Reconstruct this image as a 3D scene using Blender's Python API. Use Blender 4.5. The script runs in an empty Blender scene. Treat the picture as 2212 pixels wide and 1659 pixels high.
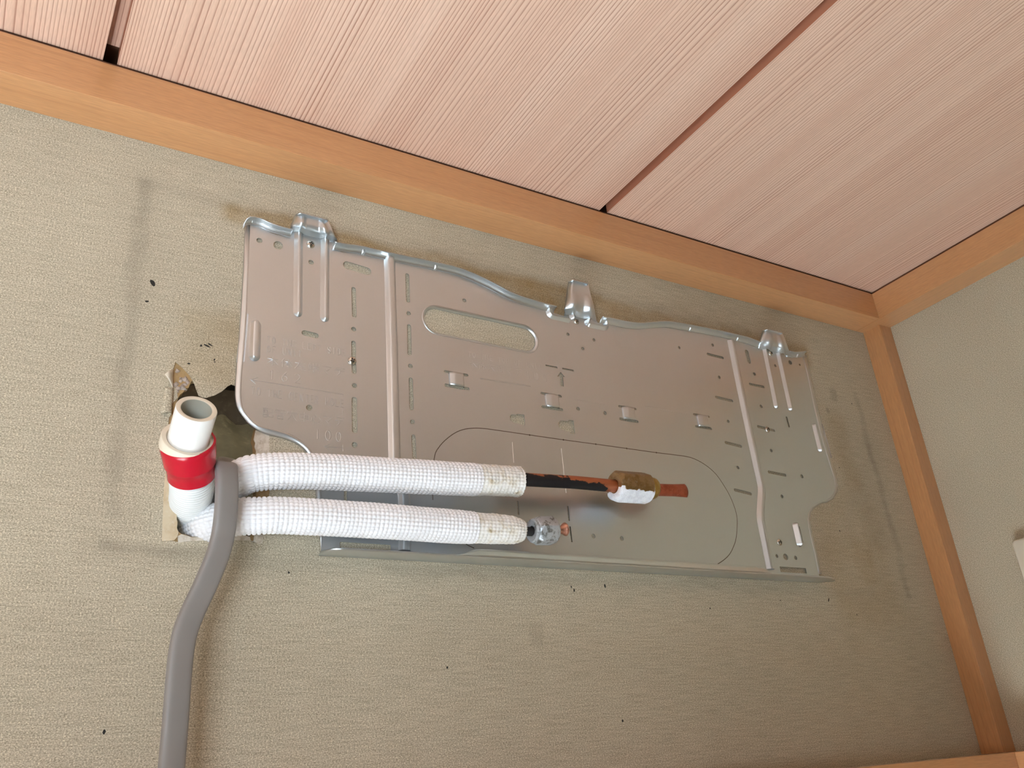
import bpy, math, random
from mathutils import Vector, Matrix, noise as mnoise
from mathutils.geometry import tessellate_polygon

random.seed(7)
SC = bpy.context.scene
COL = SC.collection
ZC = 1.95            # height of the camera; wall coordinates (u, d, v) are mm right, out of the wall, up
CEIL = 572.5         # ceiling underside, mm above the camera

# ------------------------------------------------------------------ camera
cd = bpy.data.cameras.new('camera')
cd.sensor_width = 36.0
cd.lens = 31.18
cd.clip_start = 0.01
cam = bpy.data.objects.new('camera', cd)
COL.objects.link(cam)
rx = Vector((0.85646654, -0.50938027, -0.08364694))
dn = Vector((0.14762020, 0.39696519, -0.90588460))
fw = Vector((0.49464467, 0.76351187, 0.41518222))
cam.matrix_world = Matrix(((rx.x, -dn.x, -fw.x, 0), (rx.y, -dn.y, -fw.y, -0.66), (rx.z, -dn.z, -fw.z, ZC), (0, 0, 0, 1)))
SC.camera = cam

# ------------------------------------------------------------------ world, daylight, exposure
w = bpy.data.worlds.new('sky')
SC.world = w
w.use_nodes = True
w.node_tree.nodes['Background'].inputs[0].default_value = (0.70, 0.83, 1.0, 1)
w.node_tree.nodes['Background'].inputs[1].default_value = 1.0


def area(name, loc, rot, sx, sy, power, col):
    l = bpy.data.lights.new(name, 'AREA')
    l.shape = 'RECTANGLE'
    l.size, l.size_y, l.energy, l.color = sx, sy, power, col
    o = bpy.data.objects.new(name, l)
    o.location = loc
    o.rotation_euler = rot
    COL.objects.link(o)
    return o


# the sliding window under this wall's picture rail, below the frame: sky light and a patch of sun on the floor
area('window_daylight', (-0.82, 0.03, 0.98), (math.radians(-90), 0, 0), 0.7, 1.7, 36, (0.66, 0.90, 1.0))
# the window in the wall behind the camera, shining over the low end of the added partition
area('window_daylight', (-0.80, -1.53, 1.25), (math.radians(90), 0, 0), 0.80, 1.3, 35, (0.77, 0.895, 1.0))
sl = bpy.data.lights.new('sun', 'SUN')
sl.energy = 80.0
sl.angle = math.radians(1)
sl.color = (1.0, 0.96, 0.90)
so = bpy.data.objects.new('sun', sl)
so.rotation_euler = Vector((0.10, -0.62, -1.0)).to_track_quat('-Z', 'Y').to_euler()
COL.objects.link(so)
vs = SC.view_settings
SC.display_settings.display_device = 'sRGB'
vs.view_transform = 'Standard'
vs.look = 'None'
vs.gamma = 1.0
vs.use_curve_mapping = False
vs.exposure = 1.06


# ------------------------------------------------------------------ node helpers
class NT:
    def __init__(self, name):
        self.m = bpy.data.materials.new(name)
        self.m.use_nodes = True
        self.t = self.m.node_tree
        self.b = self.t.nodes['Principled BSDF']

    def n(self, typ, **kw):
        x = self.t.nodes.new(typ)
        for k, v in kw.items():
            setattr(x, k, v)
        return x

    def l(self, a, b):
        self.t.links.new(a, b)

    def val(self, sock, v):
        if hasattr(v, 'is_linked') or isinstance(v, bpy.types.NodeSocket):
            self.l(v, sock)
        else:
            sock.default_value = v

    def math(self, op, a, b=0.0, c=0.0, clamp=False):
        x = self.n('ShaderNodeMath', operation=op, use_clamp=clamp)
        self.val(x.inputs[0], a)
        self.val(x.inputs[1], b)
        self.val(x.inputs[2], c)
        return x.outputs[0]

    def coords(self, scale=(1, 1, 1), rot=(0, 0, 0), loc=(0, 0, 0), space='Object'):
        tc = self.n('ShaderNodeTexCoord')
        mp = self.n('ShaderNodeMapping')
        mp.inputs['Scale'].default_value = scale
        mp.inputs['Rotation'].default_value = rot
        mp.inputs['Location'].default_value = loc
        self.l(tc.outputs[space], mp.inputs[0])
        return mp.outputs[0]

    def noise(self, vec, scale, detail=2.0, rough=0.5, dist=0.0):
        x = self.n('ShaderNodeTexNoise')
        self.l(vec, x.inputs['Vector'])
        x.inputs['Scale'].default_value = scale
        x.inputs['Detail'].default_value = detail
        x.inputs['Roughness'].default_value = rough
        x.inputs['Distortion'].default_value = dist
        return x.outputs['Fac']

    def ramp(self, fac, stops, interp='LINEAR'):
        x = self.n('ShaderNodeValToRGB')
        x.color_ramp.interpolation = interp
        e = x.color_ramp.elements
        while len(e) > 1:
            e.remove(e[-1])
        for i, (p, c) in enumerate(stops):
            el = e[0] if i == 0 else e.new(p)
            el.position = p
            el.color = (c[0], c[1], c[2], 1) if not isinstance(c, (int, float)) else (c, c, c, 1)
        self.l(fac, x.inputs[0])
        return x.outputs[0]

    def mix(self, fac, a, b, mode='MIX'):
        x = self.n('ShaderNodeMix', data_type='RGBA', blend_type=mode)
        self.val(x.inputs[0], fac)
        for s, v in ((x.inputs[6], a), (x.inputs[7], b)):
            if isinstance(v, tuple):
                s.default_value = (v[0], v[1], v[2], 1)
            else:
                self.l(v, s)
        return x.outputs[2]

    def bump(self, h, strength, dist):
        x = self.n('ShaderNodeBump')
        x.inputs['Strength'].default_value = strength
        x.inputs['Distance'].default_value = dist
        self.l(h, x.inputs['Height'])
        self.l(x.outputs[0], self.b.inputs['Normal'])

    def set(self, **kw):
        for k, v in kw.items():
            s = self.b.inputs[k.replace('_', ' ')]
            if isinstance(v, tuple) and len(v) == 3:
                v = (*v, 1)
            self.val(s, v)
        return self


def plain(name, col, rough=0.5, metal=0.0, spec=None, var=0.06, nscale=60):
    t = NT(name)
    nz = t.noise(t.coords(), nscale, 3)
    c = t.mix(t.math('MULTIPLY', nz, 1.0), tuple(x * (1 - var) for x in col), tuple(min(1, x * (1 + var)) for x in col))
    t.set(Base_Color=c, Roughness=rough, Metallic=metal)
    if spec is not None:
        t.b.inputs['Specular IOR Level'].default_value = spec
    return t.m


def wallpaper_mat(name, stains_and_shade):
    t = NT(name)
    big = t.noise(t.coords(), 5, 3)
    grain = t.noise(t.coords((0.7, 1, 1)), 1150, 2, 0.6)
    grain2 = t.noise(t.coords((0.5, 1, 1), loc=(3, 1, 2)), 2300, 1)
    thread = t.noise(t.coords((0.05, 1, 1)), 700, 1)
    base = t.ramp(grain, [(0.34, (0.10, 0.08, 0.05)), (0.43, (0.36, 0.315, 0.24)), (0.51, (0.47, 0.42, 0.325)), (0.57, (0.58, 0.53, 0.42)), (0.65, (1.0, 0.94, 0.76))])
    base = t.mix(0.45, base, t.ramp(grain2, [(0.32, (0.16, 0.13, 0.09)), (0.5, (0.46, 0.41, 0.315)), (0.68, (0.88, 0.82, 0.66))]))
    base = t.mix(0.24, base, t.ramp(thread, [(0.35, (0.30, 0.26, 0.19)), (0.65, (0.60, 0.54, 0.43))]))
    base = t.mix(1.0, base, t.ramp(big, [(0.3, (0.99, 0.975, 0.945)), (0.7, (1.10, 1.085, 1.05))]), 'MULTIPLY')
    if stains_and_shade:
        tc = t.n('ShaderNodeTexCoord')
        sp = t.n('ShaderNodeSeparateXYZ')
        t.l(tc.outputs['Object'], sp.inputs[0])
        wob = t.math('MULTIPLY_ADD', t.noise(t.coords(), 18, 4), 0.022, -0.011)
        X = t.math('ADD', sp.outputs['X'], wob)
        Z = t.math('ADD', sp.outputs['Z'], wob)
        patch = t.noise(t.coords(loc=(5, 2, 9)), 22, 4, 0.6)

        def soft(c, c0, half, feather):      # 1 inside |c-c0|<half, fading out over feather
            d = t.math('ABSOLUTE', t.math('SUBTRACT', c, c0))
            mr = t.n('ShaderNodeMapRange', interpolation_type='SMOOTHSTEP')
            t.l(d, mr.inputs[0])
            mr.inputs[1].default_value = half
            mr.inputs[2].default_value = half + feather
            mr.inputs[3].default_value = 1
            mr.inputs[4].default_value = 0
            return mr.outputs[0]
        zm = lambda v: ZC + v / 1000
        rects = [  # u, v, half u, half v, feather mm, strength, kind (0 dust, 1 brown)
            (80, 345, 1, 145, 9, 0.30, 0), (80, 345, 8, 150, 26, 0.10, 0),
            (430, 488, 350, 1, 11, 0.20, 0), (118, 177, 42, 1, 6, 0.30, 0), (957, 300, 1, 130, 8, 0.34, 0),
            (350, 478, 200, 3, 13, 0.9, 1), (680, 474, 170, 3, 13, 0.8, 1), (470, 462, 70, 8, 16, 0.9, 1), (190, 480, 22, 4, 12, 0.95, 1), (600, 466, 80, 5, 14, 0.7, 1), (790, 473, 50, 8, 16, 0.8, 1), (860, 470, 14, 8, 16, 0.6, 1),  # brown stain above the plate, with the shade there painted in too
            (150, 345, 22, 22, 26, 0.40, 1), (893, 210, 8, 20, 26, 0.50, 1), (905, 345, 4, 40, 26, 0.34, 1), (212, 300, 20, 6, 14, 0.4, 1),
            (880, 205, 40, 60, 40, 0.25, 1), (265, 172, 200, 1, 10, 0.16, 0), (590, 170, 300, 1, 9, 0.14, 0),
            (930, 300, 25, 60, 40, 0.16, 0), (430, 120, 5, 7, 5, 0.25, 0), (910, 420, 3, 5, 6, 0.4, 0), (893, 398, 1, 2, 3, 0.45, 0)]
        dust = brown = None
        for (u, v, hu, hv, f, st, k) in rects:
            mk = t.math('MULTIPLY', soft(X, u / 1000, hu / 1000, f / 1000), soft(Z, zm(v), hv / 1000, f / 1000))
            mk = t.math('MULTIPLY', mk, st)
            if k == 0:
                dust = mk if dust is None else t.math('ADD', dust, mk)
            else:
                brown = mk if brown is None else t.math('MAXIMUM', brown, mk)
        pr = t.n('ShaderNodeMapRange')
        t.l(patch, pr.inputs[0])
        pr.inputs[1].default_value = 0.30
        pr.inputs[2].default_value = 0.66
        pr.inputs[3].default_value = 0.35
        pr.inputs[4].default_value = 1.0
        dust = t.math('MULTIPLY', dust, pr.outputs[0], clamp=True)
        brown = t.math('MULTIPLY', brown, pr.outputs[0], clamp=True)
        base = t.mix(dust, base, (0.20, 0.17, 0.13))
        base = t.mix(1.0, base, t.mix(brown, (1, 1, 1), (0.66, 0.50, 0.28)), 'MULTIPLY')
    t.set(Base_Color=base, Roughness=0.85)
    t.b.inputs['Specular IOR Level'].default_value = 0.2
    t.bump(grain2, 0.25, 0.0004)
    return t.m


def wood_mat(name, cols, axis, freq, rough=0.42, fine=0.35, line=0.55, coat=0.0, bumpy=0.0):
    """straight-grained wood; grain runs along axis (0 x, 1 y, 2 z)"""
    t = NT(name)
    sc = [1, 1, 1]
    sc[axis] = 0.012
    v1 = t.coords(tuple(sc))
    rings = t.noise(v1, freq, 1.5, 0.55)
    wide = t.noise(t.coords(tuple(sc), loc=(1.7, 3.1, 0.4)), freq * 0.07, 2)
    s2 = [1, 1, 1]
    s2[axis] = 0.06
    fib = t.noise(t.coords(tuple(s2)), 1400, 1)
    c = t.ramp(rings, [(0.30, cols[0]), (0.30 + 0.16 * line, cols[1]), (0.62, cols[2]), (0.75, cols[1])])
    c = t.mix(0.55, c, t.ramp(wide, [(0.3, cols[1]), (0.7, cols[2])]))
    c = t.mix(fine, c, t.mix(1.0, c, t.ramp(fib, [(0.35, 0.72), (0.65, 1.12)]), 'MULTIPLY'))
    t.set(Base_Color=c, Roughness=rough)
    t.b.inputs['Coat Weight'].default_value = coat
    t.b.inputs['Coat Roughness'].default_value = 0.3
    if bumpy:
        t.bump(rings, 0.4, bumpy)
    return t.m


def cedar_mat(name):
    """ceiling boards: close dark late-wood lines along y, drifting in spacing"""
    t = NT(name)
    v = t.coords((1, 0.02, 1))
    drift = t.noise(t.coords((1, 0.006, 1)), 11, 1)
    fine = t.noise(t.coords((1, 0.004, 1)), 160, 1.0)
    tc = t.n('ShaderNodeTexCoord')
    sp = t.n('ShaderNodeSeparateXYZ')
    t.l(tc.outputs['Object'], sp.inputs[0])
    x = t.math('ADD', sp.outputs['X'], t.math('MULTIPLY', drift, 0.05))
    x = t.math('ADD', x, t.math('MULTIPLY', fine, 0.0036))
    saw = t.math('FRACT', t.math('MULTIPLY', x, 290.0))
    amp = t.noise(t.coords((1, 0.006, 1), loc=(2, 5, 1)), 60, 2)
    line = t.ramp(saw, [(0.0, 0.0), (0.5, 0.08), (0.74, 0.3), (0.86, 1.0), (0.95, 1.0), (1.0, 0.0)])
    lf = t.math('MULTIPLY', line, t.ramp(amp, [(0.3, 0.42), (0.7, 0.9)]))
    wide = t.noise(t.coords((1, 0.004, 1), loc=(7, 1, 3)), 26, 2)
    base = t.ramp(wide, [(0.3, (0.65, 0.42, 0.315)), (0.5, (0.69, 0.465, 0.35)), (0.7, (0.73, 0.51, 0.39))])
    c = t.mix(lf, base, (0.30, 0.125, 0.078))
    fib = t.noise(t.coords((1, 0.08, 1)), 1500, 1)
    c = t.mix(0.3, c, t.mix(1.0, c, t.ramp(fib, [(0.35, 0.8), (0.65, 1.1)]), 'MULTIPLY'))
    t.set(Base_Color=c, Roughness=0.55)
    t.b.inputs['Specular IOR Level'].default_value = 0.3
    t.bump(saw, 0.15, 0.0003)
    return t.m


def steel_mat(name, col=(0.60, 0.585, 0.565), rough=0.40):
    t = NT(name)
    sp = t.noise(t.coords(), 900, 2)
    cl = t.noise(t.coords(), 14, 3)
    c = t.mix(t.math('MULTIPLY', sp, 0.10), col, tuple(x * 0.72 for x in col))
    r = t.math('MULTIPLY_ADD', cl, 0.10, rough - 0.05)
    t.set(Base_Color=c, Roughness=r, Metallic=1.0)
    t.bump(sp, 0.03, 0.0002)
    return t.m


def foam_mat():
    t = NT('white_foam')
    nz = t.noise(t.coords(), 90, 4, 0.6)
    fine = t.noise(t.coords(), 500, 2)
    c = t.ramp(nz, [(0.25, (0.80, 0.79, 0.78)), (0.40, (0.92, 0.92, 0.94)), (0.7, (0.94, 0.94, 0.97))])
    c = t.mix(0.06, c, t.ramp(fine, [(0.3, 0.6), (0.7, 1.0)]))
    t.set(Base_Color=c, Roughness=0.5)
    t.b.inputs['Subsurface Weight'].default_value = 0.08
    t.b.inputs['Subsurface Radius'].default_value = (0.003, 0.003, 0.003)
    return t.m


def old_foam_mat():
    t = NT('yellowed_foam')
    nz = t.noise(t.coords(), 120, 4, 0.65)
    c = t.ramp(nz, [(0.26, (0.45, 0.36, 0.23)), (0.36, (0.72, 0.66, 0.55)), (0.48, (0.84, 0.82, 0.77)), (0.75, (0.88, 0.88, 0.87))])
    t.set(Base_Color=c, Roughness=0.5)
    return t.m


def tarred_copper():
    t = NT('tarred_copper')
    tc = t.n('ShaderNodeTexCoord')
    sp = t.n('ShaderNodeSeparateXYZ')
    t.l(tc.outputs['Object'], sp.inputs[0])
    nz = t.noise(t.coords((0.5, 1, 1)), 130, 5, 0.65)
    h = t.math('ADD', t.math('MULTIPLY', sp.outputs['Z'], 150.0), t.math('MULTIPLY_ADD', nz, 4.2, -2.0))
    h = t.math('SUBTRACT', h, t.math('MULTIPLY', sp.outputs['X'], -6.0))
    xe = t.math('ADD', sp.outputs['X'], t.math('MULTIPLY_ADD', nz, 0.010, -0.005))
    h = t.math('ADD', h, t.math('MULTIPLY', t.math('GREATER_THAN', xe, 0.0425), 2.0))
    f = t.ramp(h, [(0.40, 0.0), (0.55, 1.0)])
    cop = t.mix(t.noise(t.coords((0.2, 1, 1)), 300, 3), (0.40, 0.13, 0.065), (0.66, 0.27, 0.15))
    c = t.mix(f, (0.014, 0.013, 0.014), cop)
    t.set(Base_Color=c, Metallic=f, Roughness=t.math('MULTIPLY_ADD', f, -0.12, 0.55))
    t.b.inputs['Specular IOR Level'].default_value = 0.25
    return t.m


def patina(name, c0, c1, c2, metal, scale=90, rough=0.42, thr=(0.40, 0.55)):
    t = NT(name)
    nz = t.noise(t.coords(), scale, 4, 0.6)
    n2 = t.noise(t.coords(loc=(4, 4, 4)), scale * 4, 3, 0.7)
    f = t.ramp(nz, [(thr[0], 0.0), (thr[1], 1.0)])
    c = t.mix(f, c0, c1)
    c = t.mix(t.math('MULTIPLY', t.ramp(n2, [(0.55, 0.0), (0.72, 1.0)]), 0.6), c, c2)
    t.set(Base_Color=c, Metallic=metal, Roughness=rough)
    t.bump(n2, 0.2, 0.0004)
    return t.m


M = {}
M['paper'] = wallpaper_mat('wallpaper_stained_shaded', True)
M['paper_plain'] = wallpaper_mat('wallpaper', False)
M['cedar'] = cedar_mat('cedar_board')
TR = ((0.46, 0.205, 0.078), (0.555, 0.265, 0.108), (0.62, 0.32, 0.14))
M['trim_x'] = wood_mat('cypress_x', TR, 0, 420, 0.3, coat=1.0)
M['trim_y'] = wood_mat('cypress_y', TR, 1, 420, 0.3, coat=1.0)
M['trim_z'] = wood_mat('cypress_z', TR, 2, 420, 0.3, coat=1.0)
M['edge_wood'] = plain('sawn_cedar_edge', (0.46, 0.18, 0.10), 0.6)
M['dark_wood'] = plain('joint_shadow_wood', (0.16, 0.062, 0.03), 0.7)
M['steel'] = steel_mat('galvanised_steel', (0.72, 0.765, 0.79), 0.36)
M['screw'] = steel_mat('zinc_screw', (0.68, 0.66, 0.60), 0.2)
M['dark'] = plain('dark_recess', (0.02, 0.018, 0.015), 0.8)
M['foam'] = foam_mat()
M['old_foam'] = old_foam_mat()
M['tar'] = tarred_copper()
M['copper'] = patina('dull_copper', (0.30, 0.065, 0.03), (0.40, 0.095, 0.045), (0.5, 0.2, 0.12), 0.55, 120, 0.42)
M['copper_bright'] = patina('flared_copper', (0.55, 0.24, 0.16), (0.70, 0.36, 0.26), (0.75, 0.6, 0.5), 0.9, 120, 0.3)
M['brass_old'] = patina('brown_brass', (0.24, 0.145, 0.055), (0.34, 0.22, 0.10), (0.42, 0.36, 0.27), 0.75, 100, 0.42)
M['brass'] = patina('yellow_brass', (0.40, 0.27, 0.08), (0.52, 0.38, 0.13), (0.28, 0.18, 0.06), 0.85, 110, 0.32)
M['zincnut'] = patina('spotted_zinc', (0.17, 0.175, 0.17), (0.50, 0.54, 0.58), (0.70, 0.75, 0.80), 0.55, 190, 0.42, (0.38, 0.5))
M['oxide'] = patina('white_oxide', (0.70, 0.72, 0.78), (0.80, 0.82, 0.87), (0.45, 0.44, 0.42), 0.0, 200, 0.7)
M['tar_black'] = plain('black_tar', (0.012, 0.011, 0.011), 0.55)
M['pvc'] = plain('white_pvc', (0.84, 0.82, 0.79), 0.28, var=0.02)
M['pvc_cut'] = plain('cream_pvc_cut_edge', (0.74, 0.66, 0.53), 0.5, var=0.04)
M['pvc_in'] = plain('grey_pvc_bore', (0.50, 0.48, 0.40), 0.5)
M['hose'] = plain('white_corrugated_plastic', (0.78, 0.80, 0.79), 0.35, var=0.03)
M['red'] = plain('red_vinyl_tape', (0.52, 0.005, 0.022), 0.25, var=0.12, nscale=40)
M['grey_pvc'] = plain('grey_cable_sheath', (0.25, 0.23, 0.22), 0.42, var=0.05)
M['white_box'] = plain('ivory_plastic', (0.74, 0.69, 0.58), 0.4, var=0.03)
M['board'] = patina('brown_backing_board', (0.30, 0.19, 0.085), (0.42, 0.28, 0.13), (0.2, 0.13, 0.07), 0.0, 60, 0.85)
M['bare'] = patina('bare_plaster_strip', (0.60, 0.47, 0.30), (0.68, 0.57, 0.40), (0.74, 0.68, 0.58), 0.0, 60, 0.85)
M['plaster'] = patina('crumbled_plaster', (0.30, 0.24, 0.20), (0.46, 0.38, 0.32), (0.62, 0.55, 0.47), 0.0, 200, 0.9)
M['lining'] = patina('paper_lining', (0.72, 0.64, 0.50), (0.80, 0.73, 0.60), (0.84, 0.80, 0.72), 0.0, 50, 0.8)
M['pulp'] = patina('torn_white_paper', (0.52, 0.44, 0.34), (0.68, 0.62, 0.53), (0.76, 0.72, 0.66), 0.0, 160, 0.85)
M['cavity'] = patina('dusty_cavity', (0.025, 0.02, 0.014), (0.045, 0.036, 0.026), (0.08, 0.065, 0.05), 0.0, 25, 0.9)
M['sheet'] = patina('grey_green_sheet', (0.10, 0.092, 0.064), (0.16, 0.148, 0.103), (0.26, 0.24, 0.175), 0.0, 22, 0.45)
M['tatami'] = plain('floor_mat', (0.44, 0.50, 0.57), 0.8, var=0.1)
M['panelling'] = plain('dark_wood_panelling', (0.13, 0.085, 0.05), 0.5, var=0.2)
M['frame'] = plain('aluminium_frame', (0.5, 0.5, 0.5), 0.4)
t = NT('clear_tape')
t.set(Base_Color=(0.93, 0.93, 0.96), Roughness=0.25, Alpha=0.42)
M['clear'] = t.m


# ------------------------------------------------------------------ mesh helpers, all in wall millimetres (u, d, v)
def W(p):
    return Vector((p[0] / 1000, -p[1] / 1000, ZC + p[2] / 1000))


class MB:
    def __init__(self):
        self.v, self.f, self.mi = [], [], []

    def add(self, verts, faces, mi=0):
        b = len(self.v)
        self.v += [W(p) for p in verts]
        self.f += [tuple(i + b for i in f) for f in faces]
        self.mi += [mi] * len(faces)
        return self

    def grid(self, rows, closed=False, mi=0, cap0=False, cap1=False):
        n = len(rows[0])
        vs = [p for r in rows for p in r]
        fs = []
        for i in range(len(rows) - 1):
            for j in range(n if closed else n - 1):
                k = (j + 1) % n
                fs.append((i * n + j, i * n + k, (i + 1) * n + k, (i + 1) * n + j))
        if cap0:
            fs.append(tuple(range(n))[::-1])
        if cap1:
            fs.append(tuple((len(rows) - 1) * n + j for j in range(n)))
        return self.add(vs, fs, mi)

    def box(self, a, b, mi=0):
        (x0, y0, z0), (x1, y1, z1) = a, b
        vs = [(x0, y0, z0), (x1, y0, z0), (x1, y1, z0), (x0, y1, z0), (x0, y0, z1), (x1, y0, z1), (x1, y1, z1), (x0, y1, z1)]
        return self.add(vs, [(0, 3, 2, 1), (4, 5, 6, 7), (0, 1, 5, 4), (1, 2, 6, 5), (2, 3, 7, 6), (3, 0, 4, 7)], mi)

    def plate(self, outer, holes, d0, d1, mi=0):
        """flat sheet between depths d0 < d1 with holes, all loops lists of (u, v)"""
        loops = [outer] + holes
        tri = tessellate_polygon([[Vector((u, v, 0)) for u, v in lp] for lp in loops])
        flat = [p for lp in loops for p in lp]
        n = len(flat)
        vs = [(u, d1, v) for u, v in flat] + [(u, d0, v) for u, v in flat]
        fs = []
        for a, b, c in tri:
            (x0, y0), (x1, y1), (x2, y2) = flat[a], flat[b], flat[c]
            if (x1 - x0) * (y2 - y0) - (x2 - x0) * (y1 - y0) < 0:
                b, c = c, b
            fs.append((a, b, c))
            fs.append((c + n, b + n, a + n))
        o = 0
        for lp in loops:
            m = len(lp)
            for i in range(m):
                j = (i + 1) % m
                fs.append((o + i, o + j, o + j + n, o + i + n))
            o += m
        return self.add(vs, fs, mi)

    def build(self, name, mats, parent=None, smooth=True, angle=35, solid=0, bevel=0, origin=None, recalc=True, soff=-1.0):
        if not isinstance(mats, (list, tuple)):
            mats = [mats]
        if origin is None:
            xs, ys, zs = zip(*[(p.x, p.y, p.z) for p in self.v])
            og = Vector(((min(xs) + max(xs)) / 2, (min(ys) + max(ys)) / 2, (min(zs) + max(zs)) / 2))
        else:
            og = Vector(origin)
        me = bpy.data.meshes.new(name)
        me.from_pydata([p - og for p in self.v], [], self.f)
        for mm in mats:
            me.materials.append(mm)
        me.polygons.foreach_set('material_index', self.mi)
        if recalc:
            import bmesh
            bm = bmesh.new()
            bm.from_mesh(me)
            bmesh.ops.remove_doubles(bm, verts=bm.verts, dist=1e-6)
            bmesh.ops.recalc_face_normals(bm, faces=bm.faces)
            bm.to_mesh(me)
            bm.free()
        if smooth:
            me.polygons.foreach_set('use_smooth', [True] * len(me.polygons))
            me.set_sharp_from_angle(angle=math.radians(angle))
        me.update()
        o = bpy.data.objects.new(name, me)
        COL.objects.link(o)
        ORI[o.name] = og
        if parent:
            o.parent = parent
            o.location = og - ORI[parent.name]
        else:
            o.location = og
        if solid:
            md = o.modifiers.new('solid', 'SOLIDIFY')
            md.thickness = solid / 1000
            md.offset = soff
        if bevel:
            md = o.modifiers.new('bevel', 'BEVEL')
            md.width = bevel / 1000
            md.segments = 2
            md.limit_method = 'ANGLE'
        return o


ORI = {}


def tag(o, label, cat, group=None):
    o['label'] = label
    o['category'] = cat
    if group:
        o['group'] = group
    return o


def struct(o, label=None):
    o['kind'] = 'structure'
    if label:
        o['label'] = label
    return o


def empty(name, p):
    o = bpy.data.objects.new(name, None)
    o.empty_display_size = 0.02
    COL.objects.link(o)
    o.location = W(p)
    ORI[o.name] = W(p)
    return o


def circle(c, r, n=20, ry=None):
    ry = ry or r
    return [(c[0] + r * math.cos(2 * math.pi * i / n), c[1] + ry * math.sin(2 * math.pi * i / n)) for i in range(n)]


def slot(a, b, r, n=8):
    """stadium round the segment a-b"""
    an = math.atan2(b[1] - a[1], b[0] - a[0])
    out = []
    for c, s in ((b, -0.5), (a, 0.5)):
        for i in range(n + 1):
            q = an + math.pi * (s + i / n)
            out.append((c[0] + r * math.cos(q), c[1] + r * math.sin(q)))
    return out


def rect(a, b):
    x0, x1 = sorted((a[0], b[0]))
    z0, z1 = sorted((a[1], b[1]))
    return [(x0, z0), (x1, z0), (x1, z1), (x0, z1)]


def resample(pts, step):
    out = [Vector(pts[0])]
    for a, b in zip(pts, pts[1:]):
        a, b = Vector(a), Vector(b)
        n = max(1, int((b - a).length / step))
        out += [a.lerp(b, (i + 1) / n) for i in range(n)]
    return out


def spline(pts, step):
    """Catmull-Rom through pts, evenly resampled"""
    P = [Vector(p) for p in pts]
    P = [2 * P[0] - P[1]] + P + [2 * P[-1] - P[-2]]
    fine = []
    for i in range(1, len(P) - 2):
        for k in range(16):
            s = k / 16
            a, b, c, d = P[i - 1], P[i], P[i + 1], P[i + 2]
            fine.append(0.5 * ((2 * b) + (c - a) * s + (2 * a - 5 * b + 4 * c - d) * s * s + (3 * b - a - 3 * c + d) * s ** 3))
    fine.append(P[-2])
    L = [0]
    for a, b in zip(fine, fine[1:]):
        L.append(L[-1] + (b - a).length)
    n = max(2, int(round(L[-1] / step)))
    out, j = [], 0
    for i in range(n + 1):
        q = L[-1] * i / n
        while j < len(L) - 2 and L[j + 1] < q:
            j += 1
        out.append(fine[j].lerp(fine[j + 1], (q - L[j]) / max(1e-9, L[j + 1] - L[j])))
    return out, L[-1]


def frames(path, ref=(0, 0, 1)):
    fr = []
    N = None
    for i, p in enumerate(path):
        T = (path[min(i + 1, len(path) - 1)] - path[max(i - 1, 0)]).normalized()
        if N is None:
            N = Vector(ref)
        N = (N - T * N.dot(T)).normalized()
        fr.append((T, N, T.cross(N)))
    return fr


def sweep(path, section, ref=(0, 0, 1), fixed=False):
    """rows of section(i, s, k) -> (a, b) offsets in the frame (N, B)"""
    fr = frames(path, ref)
    rows = []
    s = 0
    for i, p in enumerate(path):
        if i:
            s += (p - path[i - 1]).length
        T, N, B = fr[i]
        if fixed:
            N = Vector(ref)
            N = (N - T * N.dot(T)).normalized()
            B = T.cross(N)
        rows.append([p + N * a + B * b for a, b in section(i, s)])
    return rows


def ring(r, n, f=None):
    return [((f(2 * math.pi * k / n) if f else r) * math.cos(2 * math.pi * k / n), (f(2 * math.pi * k / n) if f else r) * math.sin(2 * math.pi * k / n)) for k in range(n)]


def lathe(o, ax, prof, n=32, fn=None, ref=(0, 0, 1), rough=0.0):
    """profile of (s, r) along ax from o; fn(theta, r) reshapes the radius"""
    T = Vector(ax).normalized()
    N = (Vector(ref) - T * T.dot(Vector(ref))).normalized()
    B = T.cross(N)
    rows = []
    for s, r in prof:
        row = []
        for k in range(n):
            q = 2 * math.pi * k / n
            rr = fn(q, r) if fn else r
            if rough:
                rr += rough * mnoise.noise(Vector((s * 0.2, q * 2, 3.3)))
            row.append(Vector(o) + T * s + N * rr * math.cos(q) + B * rr * math.sin(q))
        rows.append(row)
    return rows


def hexr(q, apo):
    a = (q % (math.pi / 3)) - math.pi / 6
    return apo / math.cos(a)


# ================================================================== THE ROOM
XL, XR, YF = -1250, 1034, 1500        # left wall, right wall, front wall (depth from the back wall)
FLOOR = -1950

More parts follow.
